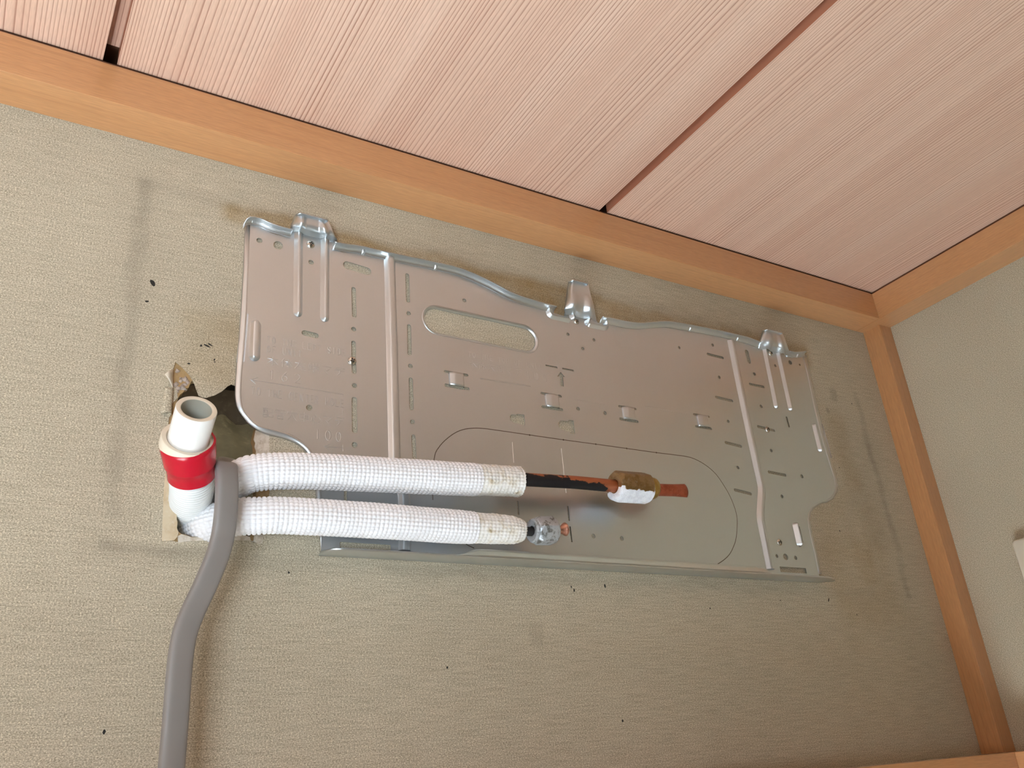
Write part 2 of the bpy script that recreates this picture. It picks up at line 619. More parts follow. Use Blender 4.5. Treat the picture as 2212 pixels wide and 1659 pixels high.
# --- back wall: wallpaper sheet with the torn opening
hole_paper = [(115.6,327.5),(121.6,323.0),(126.9,317.8),(129.7,313.5),(131.5,310.1),(132.8,306.6),(134.0,303.8),(135.0,301.4),(137.8,300.4),(140.9,300.2),(143.3,301.5),(147.0,303.3),(149.6,305.3),(152.3,307.4),(154.5,309.9),(156.7,312.7),(159.6,315.0),(165.3,313.5),(182.3,310.4),(188.6,290.8),(191.8,273.5),(192.0,261.2),(193.5,228.5),(192.1,213.4),(189.9,194.8),(189.4,186.8),(186.6,185.6),(183.1,186.8),(179.5,188.4),(174.0,187.3),(167.7,188.7),(160.7,186.5),(155.5,187.6),(150.2,186.2),(142.2,186.8),(137.0,185.8),(132.5,184.8),(127.8,183.5),(122.9,184.2),(116.3,183.1),(115.7,200.2),(114.9,221.3),(114.9,232.0),(115.3,239.3),(114.6,257.7),(114.2,272.7),(114.5,280.0),(115.5,281.7),(116.0,288.3),(115.8,291.4),(117.7,294.0),(119.6,296.6),(118.8,302.4),(117.3,305.0),(115.4,306.6),(114.9,313.7),(114.5,320.1)]
hole_board = [(128.9,313.2),(127.2,307.3),(125.1,306.2),(123.6,302.8),(121.0,300.0),(120.2,297.5),(118.9,291.8),(119.0,281.0),(120.3,262.1),(121.9,243.7),(123.9,219.2),(125.5,199.9),(126.4,198.2),(126.1,193.7),(127.9,191.4),(129.6,190.1),(132.9,189.6),(136.9,188.2),(142.8,188.9),(150.2,187.6),(155.5,189.0),(167.7,190.1),(173.8,192.7),(179.4,191.2),(181.1,193.2),(184.9,194.5),(184.4,209.1),(182.6,227.5),(182.2,250.3),(181.5,260.0),(180.7,266.9),(179.5,270.3),(179.7,273.5),(180.1,276.0),(183.0,290.0),(182.2,312.4),(166.8,321.2),(148.5,319.4),(136.1,317.3)]
mb = MB()
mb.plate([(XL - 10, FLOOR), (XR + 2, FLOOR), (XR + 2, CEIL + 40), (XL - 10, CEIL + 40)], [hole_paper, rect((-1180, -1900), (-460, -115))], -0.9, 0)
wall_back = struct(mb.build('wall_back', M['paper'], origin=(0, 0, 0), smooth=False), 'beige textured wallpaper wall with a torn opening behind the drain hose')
# brown board behind the paper, with the smaller ragged opening
mb = MB()
mb.plate([(102.2,327.6),(196.7,344.6),(200.9,182.8),(113.9,177.9)], [hole_board], -9, -1.0)
mb.build('backing_board', M['board'], wall_back, smooth=False)['label'] = 'brown board laid bare at the torn opening'
# bare strips where the paper is stripped
mb = MB()
mb.plate([(114.4,238.5),(122.2,239.3),(124.0,219.2),(125.6,200.3),(126.4,198.2),(126.1,194.0),(127.6,190.7),(126.9,187.2),(124.8,184.6),(116.5,183.5),(115.7,200.2),(114.9,221.3)], [], -0.95, -0.15)
mb.build('bare_strip', M['bare'], wall_back, smooth=False)['label'] = 'tan bare strip left of the opening'
mb = MB()
mb.plate([(180.5,277.6),(191.6,279.1),(192.0,261.2),(193.0,239.9),(182.2,238.8),(182.2,250.3),(180.9,256.0),(181.7,260.0),(180.2,263.7),(180.8,267.0),(179.3,269.9),(179.9,273.2)], [], -0.95, -0.1)
mb.build('bare_strip', M['pulp'], wall_back, smooth=False)['label'] = 'white torn paper strip right of the opening'
mb = MB()
mb.plate([(127.2,187.9),(129.6,189.4),(133.6,188.6),(136.9,187.5),(142.8,188.2),(150.2,186.9),(155.5,188.3),(167.7,189.4),(173.8,192.0),(179.4,190.5),(180.1,187.3),(182.3,187.8),(182.5,192.2),(184.9,193.4),(189.6,192.6),(189.1,186.8),(186.6,185.2),(179.5,188.0),(167.8,187.3),(155.6,186.2),(142.3,185.4),(132.6,184.1),(127.8,182.8)], [], -0.95, 0.3)
mb.build('torn_edge', M['pulp'], wall_back, smooth=False)['label'] = 'pale ragged paper along the bottom of the opening'
# folded corner of wallpaper showing its cream back, roll of curled paper, plaster crumbs
mb = MB()
f0 = [(114.1,1.0,319.9),(107.3,1.0,311.8),(115.4,1.0,303.4)]
f0[1] = (f0[1][0], 7.0, f0[1][2])
a, b, c = [Vector(p) for p in f0]
rows = []
for i in range(7):
    s = i / 6
    p, q = a.lerp(b, s), c.lerp(b, s)
    rows.append([p.lerp(q, k / 4) + Vector((0, 2.2 * math.sin(math.pi * s) + 0.3, 0)) for k in range(5)])
mb.grid(rows)
mb.build('folded_corner', M['lining'], wall_back, solid=0.5)['label'] = 'cream back of a folded wallpaper corner'
mb = MB()
pc, _ = spline([(111.2,2.0,303.1),(111.1,2.0,295.3),(110.7,2.0,286.7),(110.7,2.0,281.7)], 2)
rows = []
for i, p in enumerate(pc):
    s = i / (len(pc) - 1)
    r = 3.2 + 0.9 * s
    rows.append([(p.x + 1 + r * math.cos(q), 0.3 + r * 0.72 * (math.sin(q) + 0.45), p.z + 0.6 * math.sin(3 * q + s * 4)) for q in [math.pi * (1.18 - 1.5 * k / 10) for k in range(11)]])
mb.grid(rows)
mb.build('curled_paper', M['paper_plain'], wall_back, solid=0.6)['label'] = 'wallpaper curled up in a roll'
mb = MB()
for (px, r) in (((118.4,320.3), 2.0), ((117.2,319.1), 1.0), ((117.7,308.3), 2.6), ((121.2,312.1), 1.8), ((124.2,314.2), 2.6), ((119.8,305.5), 2.9), ((122.5,307.1), 3.0), ((125.9,311.7), 2.2), ((120.4,314.4), 1.1), ((124.1,309.4), 2.0), ((118.7,302.9), 1.6)):
    rows = lathe((px[0], -1.2, px[1]), (0, 1, 0), [(-1, 0.1 * r), (-0.5, r), (0.4, r * 0.9), (1.2, r * 0.5), (1.5, 0.02)], 9, lambda q, rr: rr * (1 + 0.9 * mnoise.noise(Vector((q * 2, px[0], px[1])))))
    mb.grid(rows, closed=True)
o = mb.build('plaster_crumbs', M['plaster'], wall_back)
o['kind'] = 'stuff'
# cavity behind the opening
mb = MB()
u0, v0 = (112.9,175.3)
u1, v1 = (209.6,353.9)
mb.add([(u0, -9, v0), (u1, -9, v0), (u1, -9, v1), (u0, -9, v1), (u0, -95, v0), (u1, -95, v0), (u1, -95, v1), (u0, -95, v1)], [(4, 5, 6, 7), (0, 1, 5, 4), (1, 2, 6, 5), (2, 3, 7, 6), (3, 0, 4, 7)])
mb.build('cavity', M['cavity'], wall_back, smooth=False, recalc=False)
mb = MB()
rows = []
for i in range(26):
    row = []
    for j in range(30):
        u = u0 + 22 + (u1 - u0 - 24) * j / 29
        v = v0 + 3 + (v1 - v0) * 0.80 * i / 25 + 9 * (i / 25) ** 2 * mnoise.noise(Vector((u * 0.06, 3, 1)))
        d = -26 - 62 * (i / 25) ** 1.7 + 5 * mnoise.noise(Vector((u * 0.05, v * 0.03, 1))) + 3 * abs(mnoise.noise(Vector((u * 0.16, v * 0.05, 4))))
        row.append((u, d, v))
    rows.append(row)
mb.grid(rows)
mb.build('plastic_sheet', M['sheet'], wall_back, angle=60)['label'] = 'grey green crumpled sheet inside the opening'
# small nail holes, scorch marks and specks on the wallpaper
specks = [(330, 611, 5.5, 9, 0.5), (317.5, 651, 4, 2.6, 0), (434.5, 746.5, 2.6, 2.6, 0), (447, 747, 8.5, 2.2, -0.35), (454, 744.5, 6, 1.8, -0.4), (407.5, 785.5, 3.8, 2, 0), (463, 777, 2, 2.6, 0), (464, 782, 1.6, 1.6, 0),
          (1240, 1275, 2.2, 4.5, 0), (1234, 1268, 1.6, 3.5, 0.2), (1307, 1266, 2.4, 5.5, 0.1), (1790, 1296, 2, 6.5, -0.5), (1685.5, 1297, 1.8, 1.8, 0), (1534, 1314, 2, 2, 0), (225, 1581, 2.4, 4.4, 0), (1345, 1557, 2.4, 3.6, 0), (966, 1442, 2.4, 2.8, 0), (1814, 1147, 2.2, 2.2, 0), (1851, 1328, 1.9, 2, 0), (624, 1237, 2.2, 2.6, 0), (1840, 872, 2.4, 2, 0), (1813, 1010, 1.8, 2, 0)]
SPK = [(93.4,394.3),(90.5,376.5),(134.2,345.2),(138.7,345.9),(141.2,347.4),(125.7,327.5),(145.2,334.5),(145.6,332.5),(473.9,159.9),(471.2,162.7),(509.6,164.9),(813.8,160.3),(738.0,157.8),(636.4,147.3),(90.8,56.3),(510.1,47.1),(341.0,93.7),(860.3,241.1),(854.8,145.0),(210.0,164.7),(944.6,415.1),(887.9,321.9)]
for (u, v), (_, _, a, b, ro) in zip(SPK, specks):
    mb = MB()
    a, b = a * 0.19, b * 0.19
    pts = []
    for k in range(10):
        q = 2 * math.pi * k / 10
        rr = 1 + 0.35 * mnoise.noise(Vector((q * 1.3, u, v)))
        x, y = a * rr * math.cos(q) * 1.8, b * rr * math.sin(q) * 1.8
        pts.append((u + x * math.cos(ro) - y * math.sin(ro), v + x * math.sin(ro) + y * math.cos(ro)))
    mb.plate(pts, [], -0.1, 0.12)
    mb.build('speck', M['dark'], wall_back, smooth=False)

# --- the other walls
mb = MB().box((XR, -30, FLOOR), (XR + 40, YF, CEIL + 40))
wall_right = struct(mb.build('wall_right', M['paper_plain'], origin=(XR / 1000, 0, ZC), smooth=False), 'beige textured wallpaper wall right of the corner post')


mb = MB().box((XL - 60, 0, FLOOR), (XL, YF + 60, CEIL + 40))
struct(mb.build('wall_left', M['panelling'], smooth=False))
mb = MB().box((XL, YF, FLOOR), (-1200, YF + 60, CEIL + 40)).box((-400, YF, FLOOR), (XR, YF + 60, CEIL + 40)).box((-1200, YF, FLOOR), (-400, YF + 60, -1350)).box((-1200, YF, -50), (-400, YF + 60, CEIL + 40))
struct(mb.build('wall_front', M['panelling'], smooth=False))
mb = MB()
for (s0, s1, z0, z1) in ((-1180, -1155, -1900, -115), (-485, -460, -1900, -115), (-1155, -485, -1900, -1875), (-1155, -485, -140, -115), (-840, -800, -1875, -140)):
    mb.box((s0, -26, z0), (s1, -2, z1))
struct(mb.build('window_1', M['frame'], smooth=False))
mb = MB()
for (s0, s1, z0, z1) in ((-1200, -1175, -1350, -50), (-425, -400, -1350, -50), (-1175, -425, -1350, -1325), (-1175, -425, -75, -50), (-815, -790, -1325, -75)):
    mb.box((s0, YF + 2, z0), (s1, YF + 26, z1))
struct(mb.build('window_2', M['frame'], smooth=False))
# unseen partition added to block window light: full height on the right, chest high on the left
mb = MB().box((-170, 950, FLOOR), (XR, 990, CEIL)).box((XL, 950, FLOOR), (-170, 990, -300))
struct(mb.build('added_shade_partition', M['panelling'], smooth=False))
mb = MB().box((XL - 60, -30, FLOOR - 30), (XR + 40, YF + 60, FLOOR))
struct(mb.build('floor', M['tatami'], smooth=False))

# --- ceiling: cedar boards with open joints, backing above
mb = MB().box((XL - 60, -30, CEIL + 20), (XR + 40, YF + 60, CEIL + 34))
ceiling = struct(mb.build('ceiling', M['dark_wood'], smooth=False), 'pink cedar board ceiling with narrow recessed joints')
joints = [(-1190, -968), (-957, -473), (-462, 33.2), (44.2, 538.8), (549.6, 1031)]
for (x0, x1) in joints:
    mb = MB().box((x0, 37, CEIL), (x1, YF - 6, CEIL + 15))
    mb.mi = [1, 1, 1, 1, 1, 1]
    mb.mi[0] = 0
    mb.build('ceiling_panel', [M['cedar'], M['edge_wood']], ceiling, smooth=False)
# batten filling each joint, set back
for x in (33.2, 538.8, -473, -968):
    mb = MB().box((x - 10, 41, CEIL + 15.1), (x + 22, YF - 6, CEIL + 19.9))
    mb.build('joint_batten', M['cedar'], ceiling, smooth=False)

# --- trims
ZB, PC, PP = 531.2, 38.7, 27.0
mb = MB().box((XL, 0.01, ZB), (XR - PC, PC, CEIL - 3.2))
struct(mb.build('trim_1', M['trim_x'], smooth=False, bevel=0.5), 'orange wooden crown rail along the top of the wall with the metal plate')
mb = MB().box((XR - PC, 0.01, ZB), (XR - 0.01, YF, CEIL - 3.2))
struct(mb.build('trim_2', M['trim_y'], smooth=False, bevel=0.5), 'orange wooden crown rail along the top of the right wall')
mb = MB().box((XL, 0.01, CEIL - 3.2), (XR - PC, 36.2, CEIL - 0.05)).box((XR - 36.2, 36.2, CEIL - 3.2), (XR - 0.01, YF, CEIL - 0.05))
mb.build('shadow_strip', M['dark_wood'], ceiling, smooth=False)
RT = -7.5
mb = MB().box((1010, 0.01, RT), (XR - 0.01, PP, ZB))
struct(mb.build('trim_3', M['trim_z'], smooth=False, bevel=0.5), 'narrow orange wooden post standing in the corner')
mb = MB().box((XL, 0.01, RT - 95), (XR, 55, RT))
struct(mb.build('trim_4', M['trim_x'], smooth=False, bevel=0.6), 'orange wooden picture rail at the foot of the wall')
mb = MB().box((XR - 50, 55, RT - 95), (XR - 0.01, YF, RT))
struct(mb.build('trim_5', M['trim_y'], smooth=False, bevel=0.6), 'orange wooden picture rail along the right wall')

# ================================================================== MOUNTING PLATE
PD = 2.5
plate = empty('mounting_plate', (470.7,1.0,179.4))
tag(plate, 'large galvanised steel mounting plate with punched holes screwed to the wall', 'bracket')
ST = M['steel']

# top contour (front edge of the turned-out lip), left to right
top = [(161.7,469.1),(163.2,472.5),(165.9,474.7),(169.5,475.8),(174.8,475.4),(181.9,473.0),(186.9,471.5),(191.9,470.9),(197.7,471.1),(203.6,471.2),(211.3,470.4),(232.9,469.4),(239.9,468.8),(245.3,468.7),(252.8,468.7),(258.3,469.7),(265.1,471.0),(271.5,471.2),(277.9,470.8),(289.6,471.3),(301.4,471.3),(325.6,472.1),(350.4,472.9),(364.7,473.3),(372.4,472.8),(380.1,471.8),(391.5,469.7),(407.1,465.9),(418.6,462.1),(428.1,458.9),(436.2,457.2),(444.4,456.1),(458.3,455.1),(472.4,454.2),(485.6,453.8),(498.4,453.2),(537.6,454.3),(546.9,454.6),(562.6,455.1),(575.2,455.1),(591.5,456.2),(601.7,458.3),(622.7,464.1),(637.0,468.0),(647.5,469.3),(661.6,470.1),(679.4,471.1),(701.1,471.8),(723.3,472.6),(745.9,472.7),(768.8,472.5),(779.1,470.4),(788.5,470.3),(807.1,468.8),(830.8,466.8),(840.6,466.7),(849.1,467.7),(860.0,470.4),(871.1,473.4)]
LIPH = 4.6
# right edge and bottom, left edge (fold lines at the face of the plate)
right_in = [(867.5,468.1),(867.6,444.6),(866.4,417.5),(865.3,391.0),(864.8,369.4),(865.5,349.6),(867.4,330.7),(868.7,317.8),(870.0,307.4),(868.8,296.9),(864.3,288.4),(856.0,280.8),(845.7,276.2),(835.5,274.0),(826.5,270.4),(818.0,265.8),(811.3,259.3),(806.6,250.8),(805.0,239.9),(804.7,224.9),(805.0,209.7),(804.2,193.6),(804.6,187.9)]
right_out = [(877.3,472.8),(876.6,449.7),(875.6,423.1),(874.6,397.0),(874.9,377.8),(875.0,353.3),(876.1,333.6),(877.5,321.9),(877.6,310.3),(876.8,298.6),(871.2,288.6),(861.5,280.2),(849.2,274.9),(839.0,272.7),(830.4,269.2),(822.3,264.6),(816.1,258.6),(812.2,251.4),(811.3,241.4),(811.2,226.0),(811.2,211.1),(810.4,194.9),(810.9,188.7)]
left_in = [(168.0,467.0),(168.2,420.4),(168.4,381.3),(168.0,357.6),(167.4,336.3),(166.8,315.1),(167.0,306.1),(167.6,300.5),(168.7,295.4),(171.1,290.5),(175.0,286.3),(178.4,283.1),(182.4,280.7),(187.5,279.8),(193.3,279.5),(200.3,278.6),(207.2,277.3),(213.0,274.8),(217.7,272.2),(221.6,269.0),(224.8,265.8),(227.5,261.7),(229.9,254.7),(232.4,239.1),(234.4,229.1),(234.8,216.1),(234.9,199.0),(234.7,182.3)]
left_out = [(164.1,475.6),(164.4,420.7),(164.1,381.5),(163.6,357.7),(162.9,337.1),(162.5,313.3),(162.6,306.3),(163.2,301.5),(164.1,296.8),(166.1,292.3),(169.3,287.9),(172.7,283.6),(176.9,280.4),(181.1,277.9),(186.0,276.0),(190.5,275.0),(195.4,274.4),(200.7,273.9),(206.4,272.8),(211.4,271.2),(214.9,269.6),(218.8,267.2),(222.0,264.2),(224.8,258.9),(226.8,251.1),(229.3,237.5),(230.9,229.5),(231.2,216.4),(231.5,199.4),(231.7,181.5)]
def top_at(u):
    for (x0, z0), (x1, z1) in zip(top, top[1:]):
        if x0 <= u <= x1:
            return z0 + (z1 - z0) * (u - x0) / (x1 - x0)
    return top[0][1] if u < top[0][0] else top[-1][1]


bl = (233.4,179.8)
br = (800.3,184.9)
VB = 179.8
HB = [((203.1,473.9), (250.3,473.2)), ((500.3,452.0), (541.9,451.2)), ((788.4,465.7), (848.4,463.3))]


def sheet_top(u):
    return top_at(u) - LIPH


uu = left_in[0][0]
outer = [(uu, sheet_top(uu))]
for u, v in top:
    if left_in[0][0] + 0.6 < u < right_in[0][0] - 0.6 and not any(p[0] - 1 < u < q[0] + 1 for p, q in HB):
        outer.append((u, v - LIPH))
for p, q in HB:
    outer += [(p[0] - 0.6, sheet_top(p[0] - 0.6)), (p[0], p[1] + 0.8), (q[0], q[1] + 0.8), (q[0] + 0.6, sheet_top(q[0] + 0.6))]
outer.sort(key=lambda p: p[0])
outer += [(right_in[0][0], sheet_top(right_in[0][0]))]
outer += right_in[1:-1] + [(right_in[-1][0], VB), (left_in[-1][0], VB)] + left_in[1:-1][::-1]

H = []
for c, r in (((176.7,456.0), 2.6), ((223.6,445.4), 2.5), ((263.5,385.2), 2.3), ((263.6,329.6), 2.3), ((263.2,274.5), 2.5), ((223.5,302.8), 2.7), ((318.2,413.0), 2.2), ((317.9,357.9), 2.2), ((317.8,303.0), 2.2), ((379.3,440.7), 2.2),
             ((502.1,342.4), 2.2), ((535.7,342.4), 2.2), ((501.0,427.2), 1.9), ((534.4,427.1), 1.9), ((518.0,413.4), 1.9), ((656.2,440.7), 1.8), ((710.8,454.4), 2), ((710.8,412.5), 2), ((711.2,357.5), 2), ((771.1,426.9), 2), ((770.6,384.8), 2.2), ((811.6,445.2), 1.9), ((840.7,454.8), 3), ((857.9,454.6), 1.5),
             ((771.1,329.2), 2), ((711.9,302.2), 2), ((813.5,302.3), 2.4), ((772.5,274.5), 2.1), ((744.0,204.9), 1.9), ((757.4,204.6), 3.6), ((772.8,204.4), 2.3), ((501.5,211.3), 2.3), ((535.1,211.1), 2.3)):
    H.append(circle(c, r))
H.append(circle((193.4,455.4), 4.3))
for a, b, r in (((258.1,450.9), (277.4,449.4), 4.2), ((263.8,426.8), (264.3,399.1), 2.1), ((218.6,372.4), (228.7,371.7), 2.6), ((263.2,371.3), (263.4,342.9), 2.1), ((263.4,316.3), (263.5,287.5), 2.4), ((318.3,454.8), (318.3,426.8), 2.0), ((318.1,399.3), (317.7,370.9), 2.0), ((317.8,344.3), (317.5,316.0), 2.0), ((318.1,289.0), (318.4,264.4), 2.0),
                ((699.9,440.5), (723.0,439.9), 1.7), ((699.7,385.6), (723.8,384.6), 1.7), ((700.9,330.5), (723.1,328.7), 1.8), ((766.3,455.8), (767.0,442.9), 3.0), ((759.8,411.9), (781.9,411.6), 1.7), ((810.5,376.0), (811.0,364.7), 1.4), ((758.1,357.3), (783.6,355.7), 1.7), ((759.9,302.1), (785.6,300.9), 1.8), ((700.8,275.3), (723.8,272.9), 1.8)):
    H.append(slot(a, b, r))
big_a, big_b, big_r = (348.3,412.1), (446.5,411.3), 16.2
H.append(slot(big_a, big_b, big_r, 16))
H.append(rect((249.9,190.6), (293.9,184.8)))
H.append(rect((253.6,237.2), (256.3,220.9)))
H.append(rect((744.9,193.6), (785.3,187.6)))
for a, b in (((468.2,385.3), (482.3,384.9)), ((488.5,385.2), (502.4,384.9))):
    vm = (a[1] + b[1]) / 2
    H.append([(a[0], vm - 0.9), (b[0], vm - 0.9), (b[0], vm + 0.9), (a[0], vm + 0.9)])
for a, b in (((420.3,238.9), (420.0,225.8)), ((475.5,238.6), (475.4,224.2)), ((475.7,218.7), (475.6,203.9))):
    um = (a[0] + b[0]) / 2
    H.append([(um - 0.8, b[1]), (um + 0.8, b[1]), (um + 0.8, a[1]), (um - 0.8, a[1])])
ar = [(480.9,374.7), (485.9,380.8), (490.6,375.9), (488.0,375.7), (487.5,364.7), (484.1,364.7), (484.4,375.8)]
H.append(ar[::-1])
H.append([(420.3,323.1),(422.4,324.8),(427.6,325.4),(428.1,326.3),(436.7,326.7),(436.7,315.4),(431.3,316.0),(423.9,316.7),(420.4,318.8)][::-1])
H.append([(475.5,323.3),(478.4,326.3),(488.0,327.0),(489.2,328.5),(494.8,328.8),(494.6,313.9),(488.8,314.2),(488.5,315.7),(479.5,316.3),(475.9,318.9)][::-1])
tabs = []
for t0, t1, b0, b1, x0, x1 in (((353.4,358.8), (376.6,358.4), (353.3,345.0), (376.5,344.0), (356.6,351.7), (372.5,352.4)), ((459.5,353.7), (482.2,352.4), (459.1,338.9), (482.0,338.0), (463.0,346.2), (479.0,346.6)),
                               ((555.9,353.7), (577.5,352.6), (555.0,339.4), (577.3,338.1), (558.8,348.1), (574.8,348.3)), ((660.3,359.4), (682.0,358.3), (660.3,345.6), (682.0,343.8), (663.1,353.7), (679.9,353.8))):
    vt, vb = (t0[1] + t1[1]) / 2, (b0[1] + b1[1]) / 2
    H.append(slot((t0[0], vt), (t1[0], vt), 1.35, 5))
    H.append(slot((b0[0], vb), (b1[0], vb), 1.6, 5))
    tabs.append((x0[0], x1[0], vt - 0.4, vb + 0.4))
mb = MB().plate(outer, H, PD - 1.0, PD)
mb.build('plate_sheet', ST, plate, smooth=False)

# turned-out lip along the top, interrupted at the middle hook
us = [p[0] for p in top]
gap0, gap1 = (485.6,453.8)[0], (545.6,454.3)[0]
hk1 = (204.0,473.3)[0], (243.5,470.2)[0]
hk3 = (789.5,471.2)[0], (836.0,467.8)[0]
prof = [(2.5, -4.6), (2.62, -3.9), (2.95, -3.1), (3.5, -2.3), (4.3, -1.55), (5.3, -0.95), (6.5, -0.5), (7.8, -0.22), (9.0, -0.06), (10, 0)]


def lip(sel):
    fine = []
    for a, b in zip(sel, sel[1:]):
        n = max(1, int((b[0] - a[0]) / 3))
        fine += [(a[0] + (b[0] - a[0]) * k / n, a[1] + (b[1] - a[1]) * k / n) for k in range(n)]
    fine.append(sel[-1])
    for _ in range(3):
        fine = [fine[0]] + [(fine[i][0], (fine[i - 1][1] + 2 * fine[i][1] + fine[i + 1][1]) / 4) for i in range(1, len(fine) - 1)] + [fine[-1]]
    mb = MB()
    def ease(u):
        e = min(1.0, (u - top[0][0]) / 3.5, (top[-1][0] - u) / 5.0)
        return math.sqrt(max(0.04, 1 - (1 - max(0, e)) ** 2))
    mb.grid([[(u, 2.5 + (d - 2.5) * ease(u), v + dv) for u, v in fine] for d, dv in prof])
    return mb.build('top_lip', ST, plate, solid=1.0, angle=60)


for x0, x1 in ((-1e9, hk1[0]), (hk1[1], gap0), (gap1, hk3[0]), (hk3[1], 1e9)):
    sel = [p for p in top if x0 < p[0] < x1]
    if x0 > 0:
        sel = [(x0, top_at(x0))] + sel
    if x1 < 1e8:
        sel = sel + [(x1, top_at(x1))]
    lip(sel)
# pressed dimples stiffening the lip
for c in ((169.5,8.0,470.7), (273.2,9.0,466.6), (348.6,9.0,467.7), (677.2,9.0,466.9), (752.9,9.0,467.1), (855.1,9.0,467.3)):
    u, d, v = c
    v = top_at(u)
    mb = MB()
    mb.add([(u - 1.4, 2.5, v - 5.2), (u + 1.4, 2.5, v - 5.2), (u - 1.8, 7.4, v - 0.6), (u + 1.8, 7.4, v - 0.6), (u, 5.6, v - 3.6)], [(0, 1, 4), (1, 3, 4), (3, 2, 4), (2, 0, 4)])
    mb.build('lip_dimple', ST, plate, smooth=False)


# edges bent back towards the wall
def rim(inner, outr, name='edge_rim', d0=2.5, d1=0.4):
    mb = MB()
    rows = []
    for s, q in ((0, 0), (0.25, 0.06), (0.55, 0.3), (0.8, 0.65), (1.0, 1.0)):
        rows.append([(a[0] + (b[0] - a[0]) * s, d0 + (d1 - d0) * q, a[1] + (b[1] - a[1]) * s) for a, b in zip(inner, outr)])
    mb.grid(rows)
    return mb.build(name, ST, plate, solid=0.9, angle=50, soff=0)


rim(left_in, left_out)
rim(right_in, right_out)
lo = slot(big_a, big_b, big_r, 16)
li = slot(big_a, big_b, big_r - 3.1, 16)
rim(lo + lo[:1], li + li[:1], 'hole_rim', 2.6, 0.4)


# raised ribs pressed into the sheet
def rib(path, w, h, flat=0.4, name='rib', cap0=True, cap1=True, d0=PD, step=0.5):
    P = resample([Vector((p[0], p[1], 0)) for p in path], step)
    # smooth kinks lightly
    for _ in range(20):
        P = [P[0]] + [(P[i - 1] + P[i] * 2 + P[i + 1]) / 4 for i in range(1, len(P) - 1)] + [P[-1]]
    L = [0]
    for a, b in zip(P, P[1:]):
        L.append(L[-1] + (b - a).length)
    tot = L[-1]
    prof = [(-1, 0), (-0.86, 0.14), (-flat - 0.16, 0.78), (-flat, 0.94), (-flat * 0.5, 1), (0, 1), (flat * 0.5, 1), (flat, 0.94), (flat + 0.16, 0.78), (0.86, 0.14), (1, 0)]
    rows = []
    for i, p in enumerate(P):
        T = (P[min(i + 1, len(P) - 1)] - P[max(i - 1, 0)]).normalized()
        N = Vector((-T.y, T.x, 0))
        e = 1.0
        rr = w / 2
        if cap0 and L[i] < rr:
            e = min(e, math.sqrt(max(0.0, 1 - ((rr - L[i]) / rr) ** 2)))
        if cap1 and tot - L[i] < rr:
            e = min(e, math.sqrt(max(0.0, 1 - ((rr - tot + L[i]) / rr) ** 2)))
        rows.append([(p.x + N.x * a * rr * max(e, 0.02), d0 + h * b * min(1, e * 1.1), p.y + N.y * a * rr * max(e, 0.02)) for a, b in prof])
    mb = MB().grid(rows)
    return mb.build(name, ST, plate, angle=80)


rib([(300.4,472.5),(300.3,378.7),(299.7,292.3),(299.5,266.6),(301.2,258.3),(305.4,242.1),(307.2,233.3),(307.4,221.9),(306.2,186.2)], 11.5, 4.2, 0.45, cap0=False, cap1=False)
rib([(742.5,465.8),(741.6,396.8),(741.8,339.5),(742.5,281.6),(741.0,275.0),(732.2,250.9),(730.4,243.5),(729.8,189.7)], 11.5, 4.2, 0.3, cap0=False, cap1=False)
rib([(211.6,475.7),(212.4,387.1)], 8.2, 3.6, 0.25, cap0=False)
rib([(236.6,475.6),(236.6,387.1)], 8.2, 3.6, 0.25, cap0=False)
rib([(798.9,466.4),(796.5,385.4)], 7.6, 3.2, 0.2, cap0=False)
rib([(822.2,465.0),(821.0,385.9)], 7.6, 3.2, 0.2, cap0=False)
rib([(176.4,375.9),(176.4,337.7)], 9.5, 4.0, 0.4, 'bead')
rib([(857.0,374.5),(856.9,337.2)], 7.5, 3.6, 0.2, 'bead')
rib([(783.4,244.7),(783.6,216.8)], 8.5, 5.0, 0.2, 'bead')
# dark slit beside the lower right bead
mb = MB()
a, b = (783.4,239.4), (783.6,221.0)
mb.add([(a[0] + 1.3, 7.2, a[1]), (a[0] + 3.7, 4.4, a[1]), (b[0] + 3.7, 4.4, b[1]), (b[0] + 1.3, 7.2, b[1])], [(0, 1, 2, 3)])
mb.build('slit', M['dark'], plate, smooth=False)

# four bridge tabs pushed out between their slots
for x0, x1, vt, vb in tabs:
    w = x1 - x0
    rows = []
    for v in [vt + (vb - vt) * k / 6 for k in range(7)]:
        s = (v - vt) / (vb - vt)
        sh = 0.7 * s * 0
        rows.append([(x0, PD - 0.2, v), (x0 + 0.06 * w, PD + 1.5, v), (x0 + 0.30 * w, PD + 3.4, v - 0.5 * s), (x0 + 0.42 * w, PD + 3.6, v - 0.6 * s), (x0 + 0.85 * w, PD + 3.4, v - 0.5 * s), (x0 + 0.93 * w, PD + 2.6, v), (x1, PD - 0.2, v)])
    mb = MB().grid(rows)
    mb.build('bridge_tab', ST, plate, angle=25, solid=0.8)


